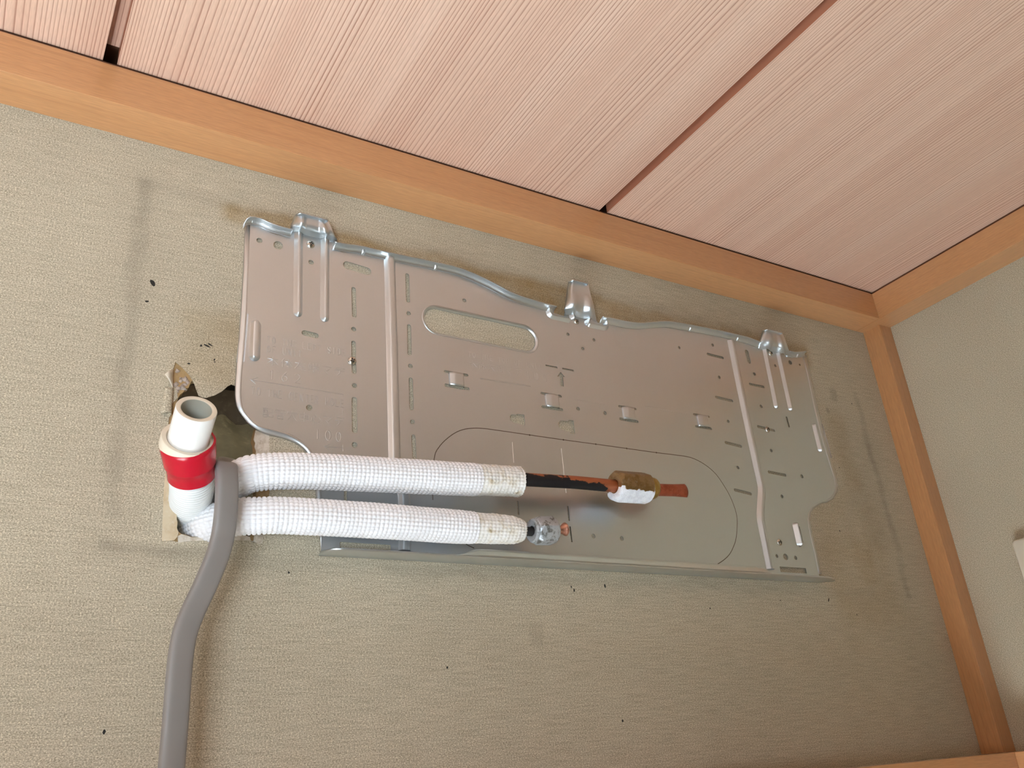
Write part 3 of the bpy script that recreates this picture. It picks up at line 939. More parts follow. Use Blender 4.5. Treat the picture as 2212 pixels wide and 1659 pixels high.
# hooks that carry the unit
def hook(rows_lr, ribs, n=41, curl=5.0, name='hook', side=0.10):
    rows = []
    m = len(rows_lr)
    # densify rows
    dense = []
    A = [Vector(r[0]) for r in rows_lr]
    B = [Vector(r[1]) for r in rows_lr]
    la, _ = spline(A, 0.9)
    k = len(la) - 1
    fa = [A[0]]
    tot = [0]
    lb, _ = spline(B, 0.9)

    def at(P, s):
        x = s * (len(P) - 1)
        i = min(int(x), len(P) - 2)
        return P[i].lerp(P[i + 1], x - i)
    for i in range(k + 1):
        s = i / k
        a, b = at(la, s), at(lb, s)
        row = []
        for j in range(n):
            q = j / (n - 1)
            p = a.lerp(b, q)
            e = min(q, 1 - q)
            if e < side:
                p.y -= curl * (1 - e / side) ** 2 * min(1, s * 2.2)
            for (rc, rw, rh, s1) in ribs:
                z = abs(q - rc) / rw
                if z < 1 and s < s1:
                    g = 0.5 + 0.5 * math.cos(math.pi * z)
                    fade = min(1, (s1 - s) / 0.3)
                    p.y += rh * g * fade
                    p.z -= rh * 0.4 * g * fade * min(1, s * 3)
            row.append(p)
        rows.append(row)
    mb = MB().grid(rows)
    return mb.build(name, ST, plate, solid=1.0, angle=70, soff=0)


hook([((203.1,2.5,473.4), (250.3,2.5,472.7)), ((203.2,3.4,473.8), (249.5,3.4,472.9)), ((202.9,7.0,474.4), (247.5,7.0,473.7)), ((202.8,11.0,474.9), (245.1,11.0,473.6)), ((203.3,13.2,477.1), (242.7,13.2,476.1)), ((204.7,14.0,481.9), (240.0,14.0,482.0)), ((205.8,14.3,485.3), (237.9,14.3,485.5)), ((206.0,15.0,485.9), (237.0,15.0,486.1)), ((205.9,16.5,485.7), (235.8,16.5,485.8)), ((205.6,17.3,484.3), (235.0,17.3,484.3))],
     [(0.18, 0.125, 3.5, 0.8), (0.71, 0.125, 3.5, 0.8)])
hook([((788.2,2.5,465.0), (848.2,2.5,462.6)), ((788.3,3.4,465.9), (846.6,3.4,463.2)), ((787.6,7.0,467.8), (841.9,7.0,464.5)), ((786.4,11.0,469.5), (836.0,11.0,466.1)), ((787.6,13.2,473.1), (832.4,13.2,470.1)), ((791.0,14.0,479.7), (830.0,14.0,478.4)), ((793.5,14.3,484.3), (827.5,14.3,484.9)), ((794.0,15.0,485.6), (825.9,15.0,485.8)), ((793.4,16.5,486.0), (823.2,16.5,486.2)), ((792.1,17.3,484.4), (821.0,17.3,484.4))],
     [(0.22, 0.15, 3.3, 0.8), (0.66, 0.15, 3.3, 0.8)])
hook([((500.8,2.5,451.0), (541.2,2.5,450.4)), ((500.2,3.4,451.5), (540.9,3.4,451.1)), ((497.9,7.0,452.5), (538.8,7.0,452.2)), ((496.0,11.0,453.8), (536.2,11.0,454.1)), ((496.2,14.0,457.3), (534.0,14.0,457.7)), ((498.6,15.2,463.9), (532.1,15.2,465.2)), ((500.7,15.6,472.6), (530.1,15.6,474.3)), ((502.7,16.0,480.8), (528.6,16.0,482.3)), ((503.8,16.2,485.0), (528.0,16.2,485.6)), ((503.7,17.0,486.2), (527.3,17.0,486.7)), ((502.2,19.0,485.6), (525.5,19.0,486.0)), ((501.3,20.0,483.7), (524.2,20.0,484.0))],
     [(0.20, 0.2, 3.4, 0.62), (0.76, 0.2, 3.4, 0.62), (0.5, 0.16, -1.2, 0.6)], curl=6.0)
rib([(507.7,458.7),(508.5,450.9),(510.1,445.7)], 6.5, 4.2, 0.15, 'hook_bead', cap0=False)
rib([(532.9,457.3),(530.0,449.8),(526.6,442.9)], 6.5, 4.2, 0.15, 'hook_bead', cap0=False)
# beads either side of the middle hook
rib([(479.0,454.6),(479.4,446.4),(482.9,444.4),(494.6,444.7),(506.4,444.3)], 6.6, 3.6, 0.2, 'hook_bead')
rib([(528.0,444.3),(541.5,444.6),(551.4,444.6),(554.4,448.1),(553.6,454.8)], 6.6, 3.6, 0.2, 'hook_bead')

# bottom flange: shelf turned out from the foot of the plate, upturned lip along its middle
FV = 180.4
front = [(227.7,20.0,176.1),(229.5,20.0,177.6),(231.9,20.0,178.8),(235.0,20.0,179.5),(239.1,20.0,179.9),(268.4,20.0,180.2),(329.6,20.0,180.3),(455.1,20.0,181.6),(570.3,20.0,179.9),(704.6,20.0,180.6),(760.1,20.0,180.2),(797.5,20.0,180.0),(813.5,20.0,179.1)]
fr_u = [p[0] for p in front]
rows = []
n = 90
ua, ub = (233.2,2.5,179.2)[0], (818.6,16.0,180.2)[0]
rows0, rows1, rows2 = [], [], []
for i in range(n + 1):
    u = ua + (ub - ua) * i / n
    d = 19.0
    if u - ua < 14:
        d = 5 + 14 * math.sqrt(max(0, 1 - ((14 - (u - ua)) / 14) ** 2))
    e = ub - u
    d0 = 0.6
    if e < 26:
        d = 10.5 + 8.5 * (1 - ((26 - e) / 26) ** 2)
        d0 = 0.6 + 9.0 * ((26 - e) / 26) ** 2
    rows.append((u, d, d0))
mb = MB()
mb.grid([[(u, d0, FV - 0.8) for u, d, d0 in rows], [(u, d0 + (d - d0) * 0.3, FV - 0.5) for u, d, d0 in rows], [(u, d - 1.2, FV) for u, d, d0 in rows], [(u, d, FV + 0.9) for u, d, d0 in rows]])
mb.build('bottom_flange', ST, plate, solid=1.0, angle=50)
mb = MB()
l0, l1 = (344.7,19.0,181.0)[0], (712.8,19.0,180.2)[0]
rows = []
for i in range(81):
    u = l0 + (l1 - l0) * i / 80
    e = min((u - l0) / 22, (l1 - u) / 16, 1.0)
    h = 5.2 * (0.5 - 0.5 * math.cos(math.pi * e)) + 0.05
    rows.append((u, h))
mb.grid([[(u, 19 + 3.2 * s * h / 5.2, FV + 0.6 + h * s) for u, h in rows] for s in (0, 0.3, 0.7, 1.0)])
mb.build('flange_lip', ST, plate, solid=1.0, angle=50)

# clear tape on both edges
mb = MB()
mb.grid([[(a[0], 0.9 + 2 * s, a[1]) for a in [(163.8,380.3),(163.5,357.1),(162.4,334.7)]] if s == 0 else [(a[0], 2.9, a[1]) for a in [(170.1,380.8),(169.5,357.4),(168.7,335.5)]] for s in (0, 1)])
mb.build('clear_tape', M['clear'], plate, smooth=False)
mb = MB()
mb.grid([[(865.4,2.8,374.9),(866.2,2.8,352.5),(868.0,2.8,331.2)], [(875.6,1.0,377.0),(877.2,1.0,354.6),(877.7,1.0,333.0)]])
mb.build('clear_tape', M['clear'], plate, smooth=False)


# screws
def screw(c, r, tilt=(0, 0)):
    rows = lathe((c[0], PD - 1, c[1]), (tilt[0], 1, tilt[1]), [(0, r * 0.9), (0.9, r), (1.4, r * 0.98), (2.1, r * 0.84), (2.7, r * 0.6), (3.05, r * 0.32), (3.15, 0.01)], 24)
    mb = MB().grid(rows, closed=True, cap0=True)
    o = mb.build('screw', M['screw'], plate, angle=60)
    mb = MB()
    k = r * 0.14
    l = r * 0.48
    a0 = 0.5 + c[0] * 0.3
    ca, sa = math.cos(a0), math.sin(a0)
    pl = [(k, k), (k, l), (-k, l), (-k, k), (-l, k), (-l, -k), (-k, -k), (-k, -l), (k, -l), (k, -k), (l, -k), (l, k)]
    pl = [(c[0] + tilt[0] * 3 + x * ca - y * sa, c[1] + tilt[1] * 3 + x * sa + y * ca) for x, y in pl]
    mb.plate(pl, [], PD + 1.2, PD + 2.12)
    mb.build('cross_recess', M['dark'], o, smooth=False)


screw((223.0,464.3), 4.1)
screw((514.1,445.2), 3.5)
screw((261.8,353.2), 4.1)
screw((808.2,461.4), 3.6)
screw((772.8,355.6), 3.7)
screw((752.5,220.4), 3.9)

# knock-out outline, score lines
def ridge(lines, w, h, name, d0=PD, mat=None):
    mb = MB()
    for ln in lines:
        P = [Vector((p[0], p[1], 0)) for p in ln]
        rows = []
        for i, p in enumerate(P):
            T = (P[min(i + 1, len(P) - 1)] - P[max(i - 1, 0)])
            if T.length < 1e-6:
                T = Vector((1, 0, 0))
            T.normalize()
            N = Vector((-T.y, T.x, 0))
            rows.append([(p.x - N.x * w, d0 - 0.02, p.y - N.y * w), (p.x - N.x * w * 0.45, d0 + h * 0.8, p.y - N.y * w * 0.45), (p.x + N.x * w * 0.45, d0 + h * 0.8, p.y + N.y * w * 0.45), (p.x + N.x * w, d0 - 0.02, p.y + N.y * w)])
        mb.grid(rows)
    return mb.build(name, mat or ST, plate, smooth=False)


M['groove'] = steel_mat('score_line_steel', (0.20, 0.18, 0.16), 0.6)


def curve2(pts, step=3):
    return [(p.x, p.y) for p in spline([(a[0], a[1], 0) for a in pts], step)[0]]


ko = [(334.1,232.3),(334.8,249.2),(337.9,272.6),(343.1,282.4),(351.0,290.9),(360.9,298.5),(370.7,303.0),(383.0,305.6),(397.8,306.3),(440.6,306.2),(479.5,306.1),(518.6,306.3),(557.6,306.4),(596.7,306.4),(623.3,306.8),(642.0,306.5),(655.1,303.5),(667.7,297.7),(677.3,290.1),(684.3,280.3),(690.4,269.3),(694.2,257.7),(695.6,247.1),(693.9,236.7),(688.1,220.8),(681.6,211.0),(674.1,202.9),(664.3,196.4),(652.0,190.5)]
ridge([curve2(ko)], 0.42, 0.16, 'knockout_outline', mat=M['groove'])
ridge([curve2([(361.1,197.4),(365.4,194.6),(371.6,192.3)])], 0.42, 0.16, 'knockout_outline', mat=M['groove'])
for c in ((440.6,306.1), (479.5,306.1), (518.7,306.3), (557.6,306.4), (596.7,306.4)):
    mb = MB().grid(lathe((c[0], PD - 0.1, c[1]), (0, 1, 0), [(0, 0.95), (0.3, 0.8), (0.38, 0.01)], 10), closed=True)
    mb.build('knockout_dot', M['groove'], plate)
ridge([[(420.5,296.2),(420.3,275.8)]], 0.6, 0.5, 'score_line')
ridge([[(476.1,296.5),(476.0,251.5)]], 0.6, 0.5, 'score_line')
ridge([[(390.7,357.9),(447.3,358.8)]], 0.8, 0.7, 'score_line')
ridge([[(500.1,352.3),(538.4,352.6)]], 0.4, 0.25, 'score_line')
ridge([[(591.4,358.7),(653.3,357.8)]], 0.4, 0.25, 'score_line')

# stamped lettering: single-stroke characters raised on the sheet
def arc(cx, cy, rx_, ry_, a0, a1, n=8):
    return [(cx + rx_ * math.cos(math.radians(a0 + (a1 - a0) * i / n)), cy + ry_ * math.sin(math.radians(a0 + (a1 - a0) * i / n))) for i in range(n + 1)]


G = {
    'T': [[(0, 1), (1, 1)], [(.5, 1), (.5, 0)]], 'O': [arc(.5, .5, .45, .5, 0, 360, 14)], 'H': [[(.05, 0), (.05, 1)], [(.95, 0), (.95, 1)], [(.05, .5), (.95, .5)]],
    'E': [[(.95, 1), (.05, 1), (.05, 0), (.95, 0)], [(.05, .52), (.8, .52)]], 'L': [[(.05, 1), (.05, 0), (.95, 0)]], 'F': [[(.95, 1), (.05, 1), (.05, 0)], [(.05, .52), (.8, .52)]],
    'S': [arc(.5, .75, .42, .25, 30, 270, 8) + arc(.5, .25, .42, .25, 90, -150, 8)], 'I': [[(.5, 0), (.5, 1)]], 'D': [[(.05, 0), (.05, 1), (.5, 1)] + arc(.5, .5, .45, .5, 90, -90, 8) + [(.05, 0)]],
    'U': [[(.05, 1), (.05, .3)] + arc(.5, .3, .45, .3, 180, 360, 8) + [(.95, 1)]], 'N': [[(.05, 0), (.05, 1), (.95, 0), (.95, 1)]], 'C': [arc(.52, .5, .47, .5, 45, 315, 12)],
    'R': [[(.05, 0), (.05, 1), (.55, 1)] + arc(.55, .75, .38, .25, 90, -90, 6) + [(.05, .5)], [(.5, .5), (.95, 0)]], 'P': [[(.05, 0), (.05, 1), (.55, 1)] + arc(.55, .73, .38, .27, 90, -90, 6) + [(.05, .46)]],
    '1': [[(.25, .8), (.55, 1), (.55, 0)]], '6': [[(.75, 1), (.3, .6)] + arc(.5, .3, .38, .3, 150, 510, 14)], '2': [arc(.5, .72, .38, .28, 160, -30, 8) + [(.1, 0), (.92, 0)]], '0': [arc(.5, .5, .4, .5, 0, 360, 14)],
    '本': [[(.05, .75), (.95, .75)], [(.5, 1), (.5, 0)], [(.5, .75), (.05, .2)], [(.5, .75), (.95, .2)], [(.3, .22), (.7, .22)]],
    '体': [[(.3, 1), (.05, .55)], [(.18, .75), (.18, 0)], [(.35, .72), (1, .72)], [(.67, 1), (.67, 0)], [(.67, .72), (.35, .22)], [(.67, .72), (1, .22)], [(.5, .22), (.84, .22)]],
    '左': [[(.05, .8), (.95, .8)], [(.45, 1), (.35, .55), (.05, .05)], [(.4, .45), (.9, .45)], [(.65, .45), (.65, .05)], [(.3, .05), (1, .05)]],
    '端': [[(.2, 1), (.2, .82)], [(.03, .8), (.4, .8)], [(.1, .65), (.14, .3)], [(.32, .68), (.28, .3)], [(.02, .2), (.42, .28)], [(.5, .98), (.5, .75), (.98, .75), (.98, .98)], [(.74, 1), (.74, .75)], [(.46, .6), (1, .6)], [(.5, 0), (.5, .45), (.98, .45), (.98, 0)], [(.66, .45), (.66, .08)], [(.82, .45), (.82, .08)], [(.72, .6), (.7, .45)]],
    'マ': [[(.05, .88), (.95, .88), (.5, .35)], [(.3, .5), (.65, .05)]],
    'デ': [[(.2, .95), (.7, .95)], [(.05, .65), (.92, .65)], [(.52, .65), (.48, .3), (.25, .02)], [(.8, 1), (.87, .86)], [(.93, 1.03), (1, .9)]],
    '配': [[(.03, .92), (.5, .92)], [(.06, 0), (.06, .7), (.48, .7), (.48, 0), (.06, 0)], [(.2, .92), (.2, .4)], [(.35, .92), (.35, .45)], [(.06, .22), (.48, .22)], [(.58, .9), (.95, .9), (.95, .52), (.6, .52)], [(.6, .52), (.6, .05), (1, .05), (1, .22)]],
    '管': [[(.2, 1), (.05, .8)], [(.15, .92), (.45, .92)], [(.62, 1), (.5, .8)], [(.58, .92), (.95, .92)], [(.05, .52), (.05, .7), (.95, .7), (.95, .52)], [(.5, .8), (.5, .7)], [(.25, 0), (.25, .55), (.75, .55), (.75, .33), (.25, .33)], [(.25, .22), (.8, .22), (.8, 0), (.25, 0)]],
    '穴': [[(.5, 1), (.5, .84)], [(.05, .6), (.05, .84), (.95, .84), (.95, .6)], [(.4, .62), (.3, .3), (.05, 0)], [(.6, .62), (.7, .3), (.95, 0)]],
    '中': [[(.08, .3), (.08, .78), (.92, .78), (.92, .3), (.08, .3)], [(.5, 1), (.5, 0)]],
    '心': [[(.12, .55), (.05, .2)], [(.32, .7), (.32, .08), (.75, .08), (.8, .25)], [(.45, .95), (.58, .72)], [(.8, .7), (.97, .4)]],
    '天': [[(.1, .92), (.9, .92)], [(.05, .58), (.95, .58)], [(.5, .92), (.45, .5), (.05, 0)], [(.52, .55), (.95, 0)]],
    '面': [[(.03, .97), (.97, .97)], [(.5, .97), (.42, .78)], [(.08, 0), (.08, .78), (.92, .78), (.92, 0), (.08, 0)], [(.36, .78), (.36, 0)], [(.64, .78), (.64, 0)], [(.36, .52), (.64, .52)], [(.36, .26), (.64, .26)]],
}


def text(s, p0, p1, h, cw=0.62, w=0.5, hh=0.46):
    n = len(s)
    span = p1[0] - p0[0]
    wc = span / (n - 1 + cw) if n > 1 else span
    v0 = (p0[1] + p1[1]) / 2
    lines = []
    for i, ch in enumerate(s):
        for st in G.get(ch, []):
            lines.append([(p0[0] + wc * (i + cw * x), v0 + h * y) for x, y in st])
    o = ridge(lines, w, hh, 'stamped_lettering')
    return o


text('TO THE LEFT SIDE', (186.5,357.7), (255.5,356.4), 6.0)
text('OF UNIT', (186.6,348.1), (216.5,348.4), 6.0)
text('本体左端マデ', (186.7,336.1), (255.3,336.8), 8.0, 0.86, 0.44, 0.4)
text('162', (188.4,323.2), (216.1,324.0), 8.4, 0.55, 0.55, 0.36)
text('TO THE CENTER HOLE', (175.3,308.0), (253.8,307.1), 6.8)
text('配管穴中心マデ', (184.6,288.2), (254.3,291.0), 8.2, 0.88, 0.44, 0.4)
text('100', (228.2,275.5), (251.8,276.2), 8.4, 0.55, 0.55, 0.36)
text('TO THE TOP OF UNIT', (380.0,378.9), (462.7,379.1), 5.6, 0.6, 0.42, 0.15)
text('本体天面マデ', (379.7,367.7), (438.7,367.9), 7.6, 0.86, 0.4, 0.15)
text('100', (442.9,367.1), (468.9,366.3), 8.2, 0.55, 0.48, 0.18)
ridge([[(174.2,320.5),(253.3,319.7),(253.3,317.6)], [(179.9,323.6),(174.2,320.5),(178.4,317.4)]], 0.45, 0.5, 'stamped_arrow')
ridge([[(252.9,305.7),(253.2,300.6)]], 0.45, 0.5, 'stamped_mark')
ridge([[(236.8,270.0),(253.1,270.6)], [(240.7,272.6),(236.8,270.0),(241.8,267.0)], [(253.0,273.2),(253.1,267.5)]], 0.45, 0.5, 'stamped_arrow')
# worn badge and faint rows of strokes right of the middle, too shallow to read
bd = [(562.5,448.0),(562.6,431.6),(564.3,427.9),(568.8,425.7),(586.3,427.0),(605.8,428.9),(606.0,438.7),(605.9,448.0),(604.7,451.3),(601.5,452.4),(580.3,451.0),(562.5,448.0)]
ridge([bd], 0.42, 0.14, 'stamped_badge')
ridge([[(566.9,448.8),(566.8,441.5)], [(573.6,447.5),(574.6,442.4),(577.4,441.7)], [(584.1,447.0),(586.1,441.5)], [(591.0,448.4),(591.2,443.1)], [(596.4,449.5),(596.6,442.1)], [(574.8,437.9),(574.5,428.7)], [(574.6,432.7),(570.7,432.5),(575.5,438.0)], [(584.6,439.2),(587.0,437.9),(584.5,434.6),(582.9,436.6),(584.6,439.2)], [(595.0,439.5),(597.3,437.6)], [(595.5,435.0),(597.9,432.3)], [(591.9,430.8),(593.7,428.6)], [(581.0,429.6),(586.1,429.2)]], 0.36, 0.12, 'stamped_badge_mark')
rnd = random.Random(3)
for a, b, n in (((522.4,385.7), (576.7,386.7), 16), ((522.9,368.8), (559.9,368.4), 12), ((586.9,384.0), (620.6,382.3), 9)):
    ln = []
    for i in range(n):
        u = a[0] + (b[0] - a[0]) * i / (n - 1)
        v = a[1] + (b[1] - a[1]) * i / (n - 1)
        ln.append([(u, v), (u + rnd.uniform(-0.6, 1.6), v - rnd.uniform(2.5, 5.0))])
    ridge(ln, 0.3, 0.07, 'worn_lettering')


# ================================================================== INSULATED PIPES
def jacket(path_pts, rad, name, parent, s_end_band, taper=None, cell=3.55, mats=(), endcap=9.0):
    step = cell / 5
    path, L = spline(path_pts, step)
    na = max(12, int(round(2 * math.pi * rad / 3.35)))
    sub = 5
    n = na * sub
    rows_all = []

    def sec(i, s):
        fx = (i % 5) / 5
        rb = rad * (taper(s, L) if taper else 1.0)
        out = []
        for k in range(n):
            q = 2 * math.pi * k / n
            fy = (k % sub) / sub
            bump = (max(0.0, math.sin(math.pi * fx)) ** 0.5) * (max(0.0, math.sin(math.pi * fy)) ** 0.5)
            soft = 1.0
            if L - s < s_end_band:
                soft = 0.6 + 0.4 * mnoise.noise(Vector((s * 0.1, q * 2, 1)))
            wob = 0.35 * mnoise.noise(Vector((s * 0.03, math.cos(q), math.sin(q))))
            r = rb - 1.0 + (1.2 * bump) * soft + wob
            if L - s < s_end_band:
                r += 0.5 * mnoise.noise(Vector((s * 0.25, math.cos(q) * 2, math.sin(q) * 2)))
            out.append((r * math.cos(q), r * math.sin(q)))
        return out
    rows = sweep(path, sec)
    k = max(0, min(len(rows) - 2, int(len(rows) * (1 - s_end_band / L))))
    mb = MB().grid(rows[:k + 1], closed=True)
    j = mb.build(name, M['foam'], parent, angle=180, recalc=False)
    # the last stretch is an older piece, yellowed and cut ragged, with an end face
    T, N, B = frames(path)[-1]
    rag = []
    for i, r in enumerate(rows[k:]):
        rag.append(r)
    last = rag[-1]
    c = sum((Vector(p) for p in last), Vector()) / len(last)
    rag[-1] = [Vector(p) + T * (0.9 * mnoise.noise(Vector((i * 0.45, 2, 7)))) for i, p in enumerate(last)]
    rag.append([c.lerp(Vector(p), 0.7) - T * 0.6 for p in last])
    rag.append([c.lerp(Vector(p), endcap / (rad * (taper(L, L) if taper else 1))) - T * 1.6 for p in last])
    mb = MB().grid(rag, closed=True)
    mb.build('foam_end', M['old_foam'], parent, angle=180, recalc=False)['label'] = 'yellowed ragged end of the foam jacket'
    return j


# upper pipe
pu = [(157.7,-62.0,230.7),(158.2,-40.0,231.1),(160.7,-13.0,231.5),(164.6,11.0,230.8),(169.7,20.0,232.4),(176.5,23.0,233.9),(191.4,26.0,235.7),(220.3,27.0,238.0),(250.8,27.0,239.8),(290.5,28.0,241.4),(340.8,30.0,243.2),(385.8,31.0,245.6),(404.7,32.0,245.9)]
up = empty('insulated_pipe', pu[6])
tag(up, 'upper white foam pipe with long black copper tube and brass nut', 'pipe')
jacket(pu, 15.0, 'foam_jacket', up, 42, taper=lambda s, L: 0.95 if s < L - 44 else 0.93)
cu = [(399.0,33.0,248.0),(407.2,33.0,248.2),(433.2,33.0,249.4),(463.7,33.0,250.9),(495.4,33.0,251.5),(512.8,33.0,251.7)]
path, L = spline(cu, 3)
mb = MB().grid(sweep(path, lambda i, s: ring(6.0, 28)), closed=True)
mb.build('copper_tube', M['tar'], up, angle=180)['label'] = 'copper tube smeared with black tar along its lower half'
n0, n1 = Vector((509.5,33.0,251.9)), Vector((549.1,34.0,253.0))
ax = (n1 - n0)
Ln = ax.length
axn = ax.normalized()
o0 = Vector((508.4,33.0,251.6))
o0 = n0
prof = [(0.5, 6.2), (0.2, 8.0), (0, 11.0), (0.7, 12.6), (3.5, 15.0), (5.0, 15.6), (Ln - 4.5, 15.6), (Ln - 2.5, 14.8), (Ln - 0.6, 12.6), (Ln, 10), (Ln, 6)]


def hexnut(apo):
    return lambda q, r: min(r, hexr(q, apo))


mb = MB().grid(lathe(o0, axn, prof, 72, hexnut(13.8), rough=0.15), closed=True)
nut = mb.build('flare_nut', M['brass_old'], up, angle=28)
nut['label'] = 'brown brass flare nut'
# white oxide crust on the underside of the nut
rows = []
T = axn
N = (Vector((0, 0, 1)) - T * T.z).normalized()
B = T.cross(N)
for i in range(16):
    s = 0.2 + (Ln - 1.2) * i / 15
    row = []
    for k in range(31):
        q = math.radians(104 + 150 * k / 30)
        edge = 14 + 10 * mnoise.noise(Vector((s * 0.3, k, 2)))
        r = min(13.0 + 2.6 * min(1, s / 3.5), hexr(q, 13.8)) if s < Ln - 4 else min(14.9 - 0.35 * (s - Ln + 4), hexr(q, 13.8))
        e = min(k, 30 - k) / 30
        t_ = min(1.0, max(0.0, (e * 150 - (6 + 16 * abs(mnoise.noise(Vector((s * 0.22, 3, 1 if k < 15 else 8))))) ) / 6))
        r += -0.5 + 0.95 * t_ + 0.18 * t_ * mnoise.noise(Vector((s * 0.8, k * 0.5, 2)))
        row.append(o0 + T * s + N * r * math.cos(q) + B * r * math.sin(q))
    rows.append(row)
for s, rr in ((-0.25, 11.6), (-0.25, 8.0), (0.15, 7.2)):
    rows.insert(0, [o0 + T * s + N * rr * math.cos(math.radians(112 + 134 * k / 30)) + B * rr * math.sin(math.radians(112 + 134 * k / 30)) for k in range(31)])
mb = MB().grid(rows)
mb.build('oxide_crust', M['oxide'], nut, angle=60)['label'] = 'white oxide crust under the nut'
mb = MB().grid(lathe(n1 - axn * 0.3, axn, [(0, 6), (0, 9.6), (0.6, 10.6), (6, 10.7), (8, 10.2), (9.6, 9.0), (10.4, 7.4), (10.6, 6.0)], 40, rough=0.1), closed=True)
mb.build('brass_collar', M['brass'], up, angle=40)['label'] = 'yellow brass collar on the nut'
st0 = Vector((559.3,34.0,252.3))
st1 = Vector((599.5,34.0,255.1))
sa = st1 - st0
sl = sa.length
rows = []
T = sa.normalized()
N = (Vector((0, 0, 1)) - T * T.z).normalized()
B = T.cross(N)
for i in range(15):
    s = i / 14
    row = []
    for k in range(28):
        q = 2 * math.pi * k / 28
        fl = max(0, (s - 0.55) / 0.45)
        a = 6.0 * (1 + 0.16 * fl)
        b = 6.0 * (1 - 0.62 * fl)
        dd = 1.4 * fl * math.cos(q) ** 2 * (1 if i == 14 else 0.3)
        row.append(st0 + sa * s + T * (-dd) + N * a * math.cos(q) + B * b * math.sin(q))
    rows.append(row)
mb = MB().grid(rows, closed=True)
mb.build('copper_stub', M['copper'], up, angle=60, solid=1.0)['label'] = 'reddish copper stub with a pinched end'

# lower pipe
pl = [(165.7,-92.0,214.6),(156.3,-66.0,208.5),(149.1,-46.0,204.1),(145.8,-28.0,200.7),(147.2,-10.0,199.4),(151.9,4.0,198.9),(164.1,18.0,199.7),(179.1,24.0,200.1),(192.4,26.0,200.8),(220.3,28.0,201.2),(250.1,28.0,201.6),(279.6,29.0,201.6),(341.2,30.0,201.5),(381.3,32.0,201.5),(403.2,33.0,201.1)]
lw = empty('insulated_pipe', pl[8])
tag(lw, 'lower white foam pipe ending in a grey nut and a small flared copper tip', 'pipe')
jacket(pl, 14.0, 'foam_jacket', lw, 47, taper=lambda s, L: 1.0 if s < L - 60 else 1.0 - 0.14 * max(0, (s - L + 60) / 60) - (0.20 * ((s - L + 14) / 14) ** 2 if s > L - 14 else 0), endcap=4.5)
cu = [(398.4,34.0,200.9),(404.4,34.0,200.7),(412.5,34.0,200.9)]
path, L = spline(cu, 2)
mb = MB().grid(sweep(path, lambda i, s: ring(3.9, 20)), closed=True)
mb.build('copper_tube', M['tar_black'], lw, angle=180)['label'] = 'short tube blackened with tar'
n0, n1 = Vector((410.9,35.0,201.3)), Vector((435.1,35.0,202.9))
ax = n1 - n0
Ln = ax.length
axn = ax.normalized()
prof = [(0.6, 4.2), (0, 5.5), (0, 8.8), (0.8, 10.2), (2.0, 10.6), (2.6, 10.2), (3.4, 10.9), (6.0, 12.6), (Ln - 3.4, 12.8), (Ln - 0.8, 10.6), (Ln, 9.0), (Ln, 3.6)]
mb = MB().grid(lathe(n0, axn, prof, 72, hexnut(11.2), ref=(0, 0.42, 0.9), rough=0.12), closed=True)
mb.build('flare_nut', M['zincnut'], lw, angle=28)['label'] = 'spotted grey flare nut'
fl0 = n1
fax = Vector((447.2,35.0,205.2)) - n1
fl = fax.length
mb = MB().grid(lathe(fl0 - fax * 0.1, fax, [(0, 3.2), (fl * 0.55, 3.3), (fl * 0.75, 3.9), (fl * 0.92, 5.2), (fl * 1.03, 6.0), (fl * 1.06, 5.8), (fl * 1.0, 4.6), (fl * 0.8, 3.1), (fl * 0.4, 2.6)], 28), closed=True)
mb.build('flared_tip', M['copper_bright'], lw, angle=60)['label'] = 'bright copper flared tip'

# ================================================================== DRAIN HOSE
hp = [(144.4,-92.0,221.1),(140.6,-66.0,216.6),(138.4,-42.0,214.1),(136.2,-18.0,213.9),(133.7,2.0,215.9),(130.4,20.0,219.8),(126.1,36.0,224.6)]
dh = empty('drain_hose', hp[2])
tag(dh, 'white corrugated drain hose with red tape and open pipe end', 'hose')
path, L = spline(hp, 0.42)


def hsec(i, s):
    r = 13.0 + 2.2 * (s / L) ** 0.7 + 0.55 * max(-0.6, math.sin(2 * math.pi * s / 2.75))
    return ring(r, 44)


mb = MB().grid(sweep(path, hsec), closed=True)
mb.build('corrugated_hose', M['hose'], dh, angle=180, recalc=False)
A0 = Vector((125.2,40.0,225.2))
A1 = Vector((117.4,60.0,238.1))
ax = A1 - A0
La = ax.length
mb = MB().grid(lathe(A0 - ax.normalized() * 5, ax, [(0, 15.4), (0.2, 16.6), (5, 16.7), (11, 16.9), (11.4, 17.5), (13, 17.7), (La - 4, 18.3), (La + 1, 18.6), (La + 4.6, 18.7), (La + 5.2, 18.3), (La + 4.8, 17.0)], 56, rough=0.55), closed=True)
mb.build('red_tape', M['red'], dh, angle=60)['label'] = 'glossy red vinyl tape wound round the joint'
P1 = Vector((116.7,86.0,252.0))
pax = (P1 - A1).normalized()
pl_ = (P1 - A1).length
mb = MB().grid(lathe(A1 - pax * 0.4, pax, [(-5, 18.0), (3.0, 18.2), (3.6, 17.6), (3.3, 14.8), (1.6, 13.7), (1.0, 13.2)], 48), closed=True)
mb.build('coupling_rim', M['pvc_cut'], dh, angle=50)['label'] = 'cream coupling rim showing above the tape'
mb = MB()
mb.grid(lathe(A1 - pax * 4, pax, [(0, 13.7), (pl_ + 3.4, 13.7), (pl_ + 4.0, 13.4)], 56), closed=True)
p_out = mb.build('pipe_nipple', M['pvc'], dh, angle=40)
mb = MB().grid(lathe(A1 - pax * 4, pax, [(pl_ + 3.98, 13.45), (pl_ + 4.1, 12.9), (pl_ + 4.1, 10.6), (pl_ + 3.8, 10.2)], 56), closed=True)
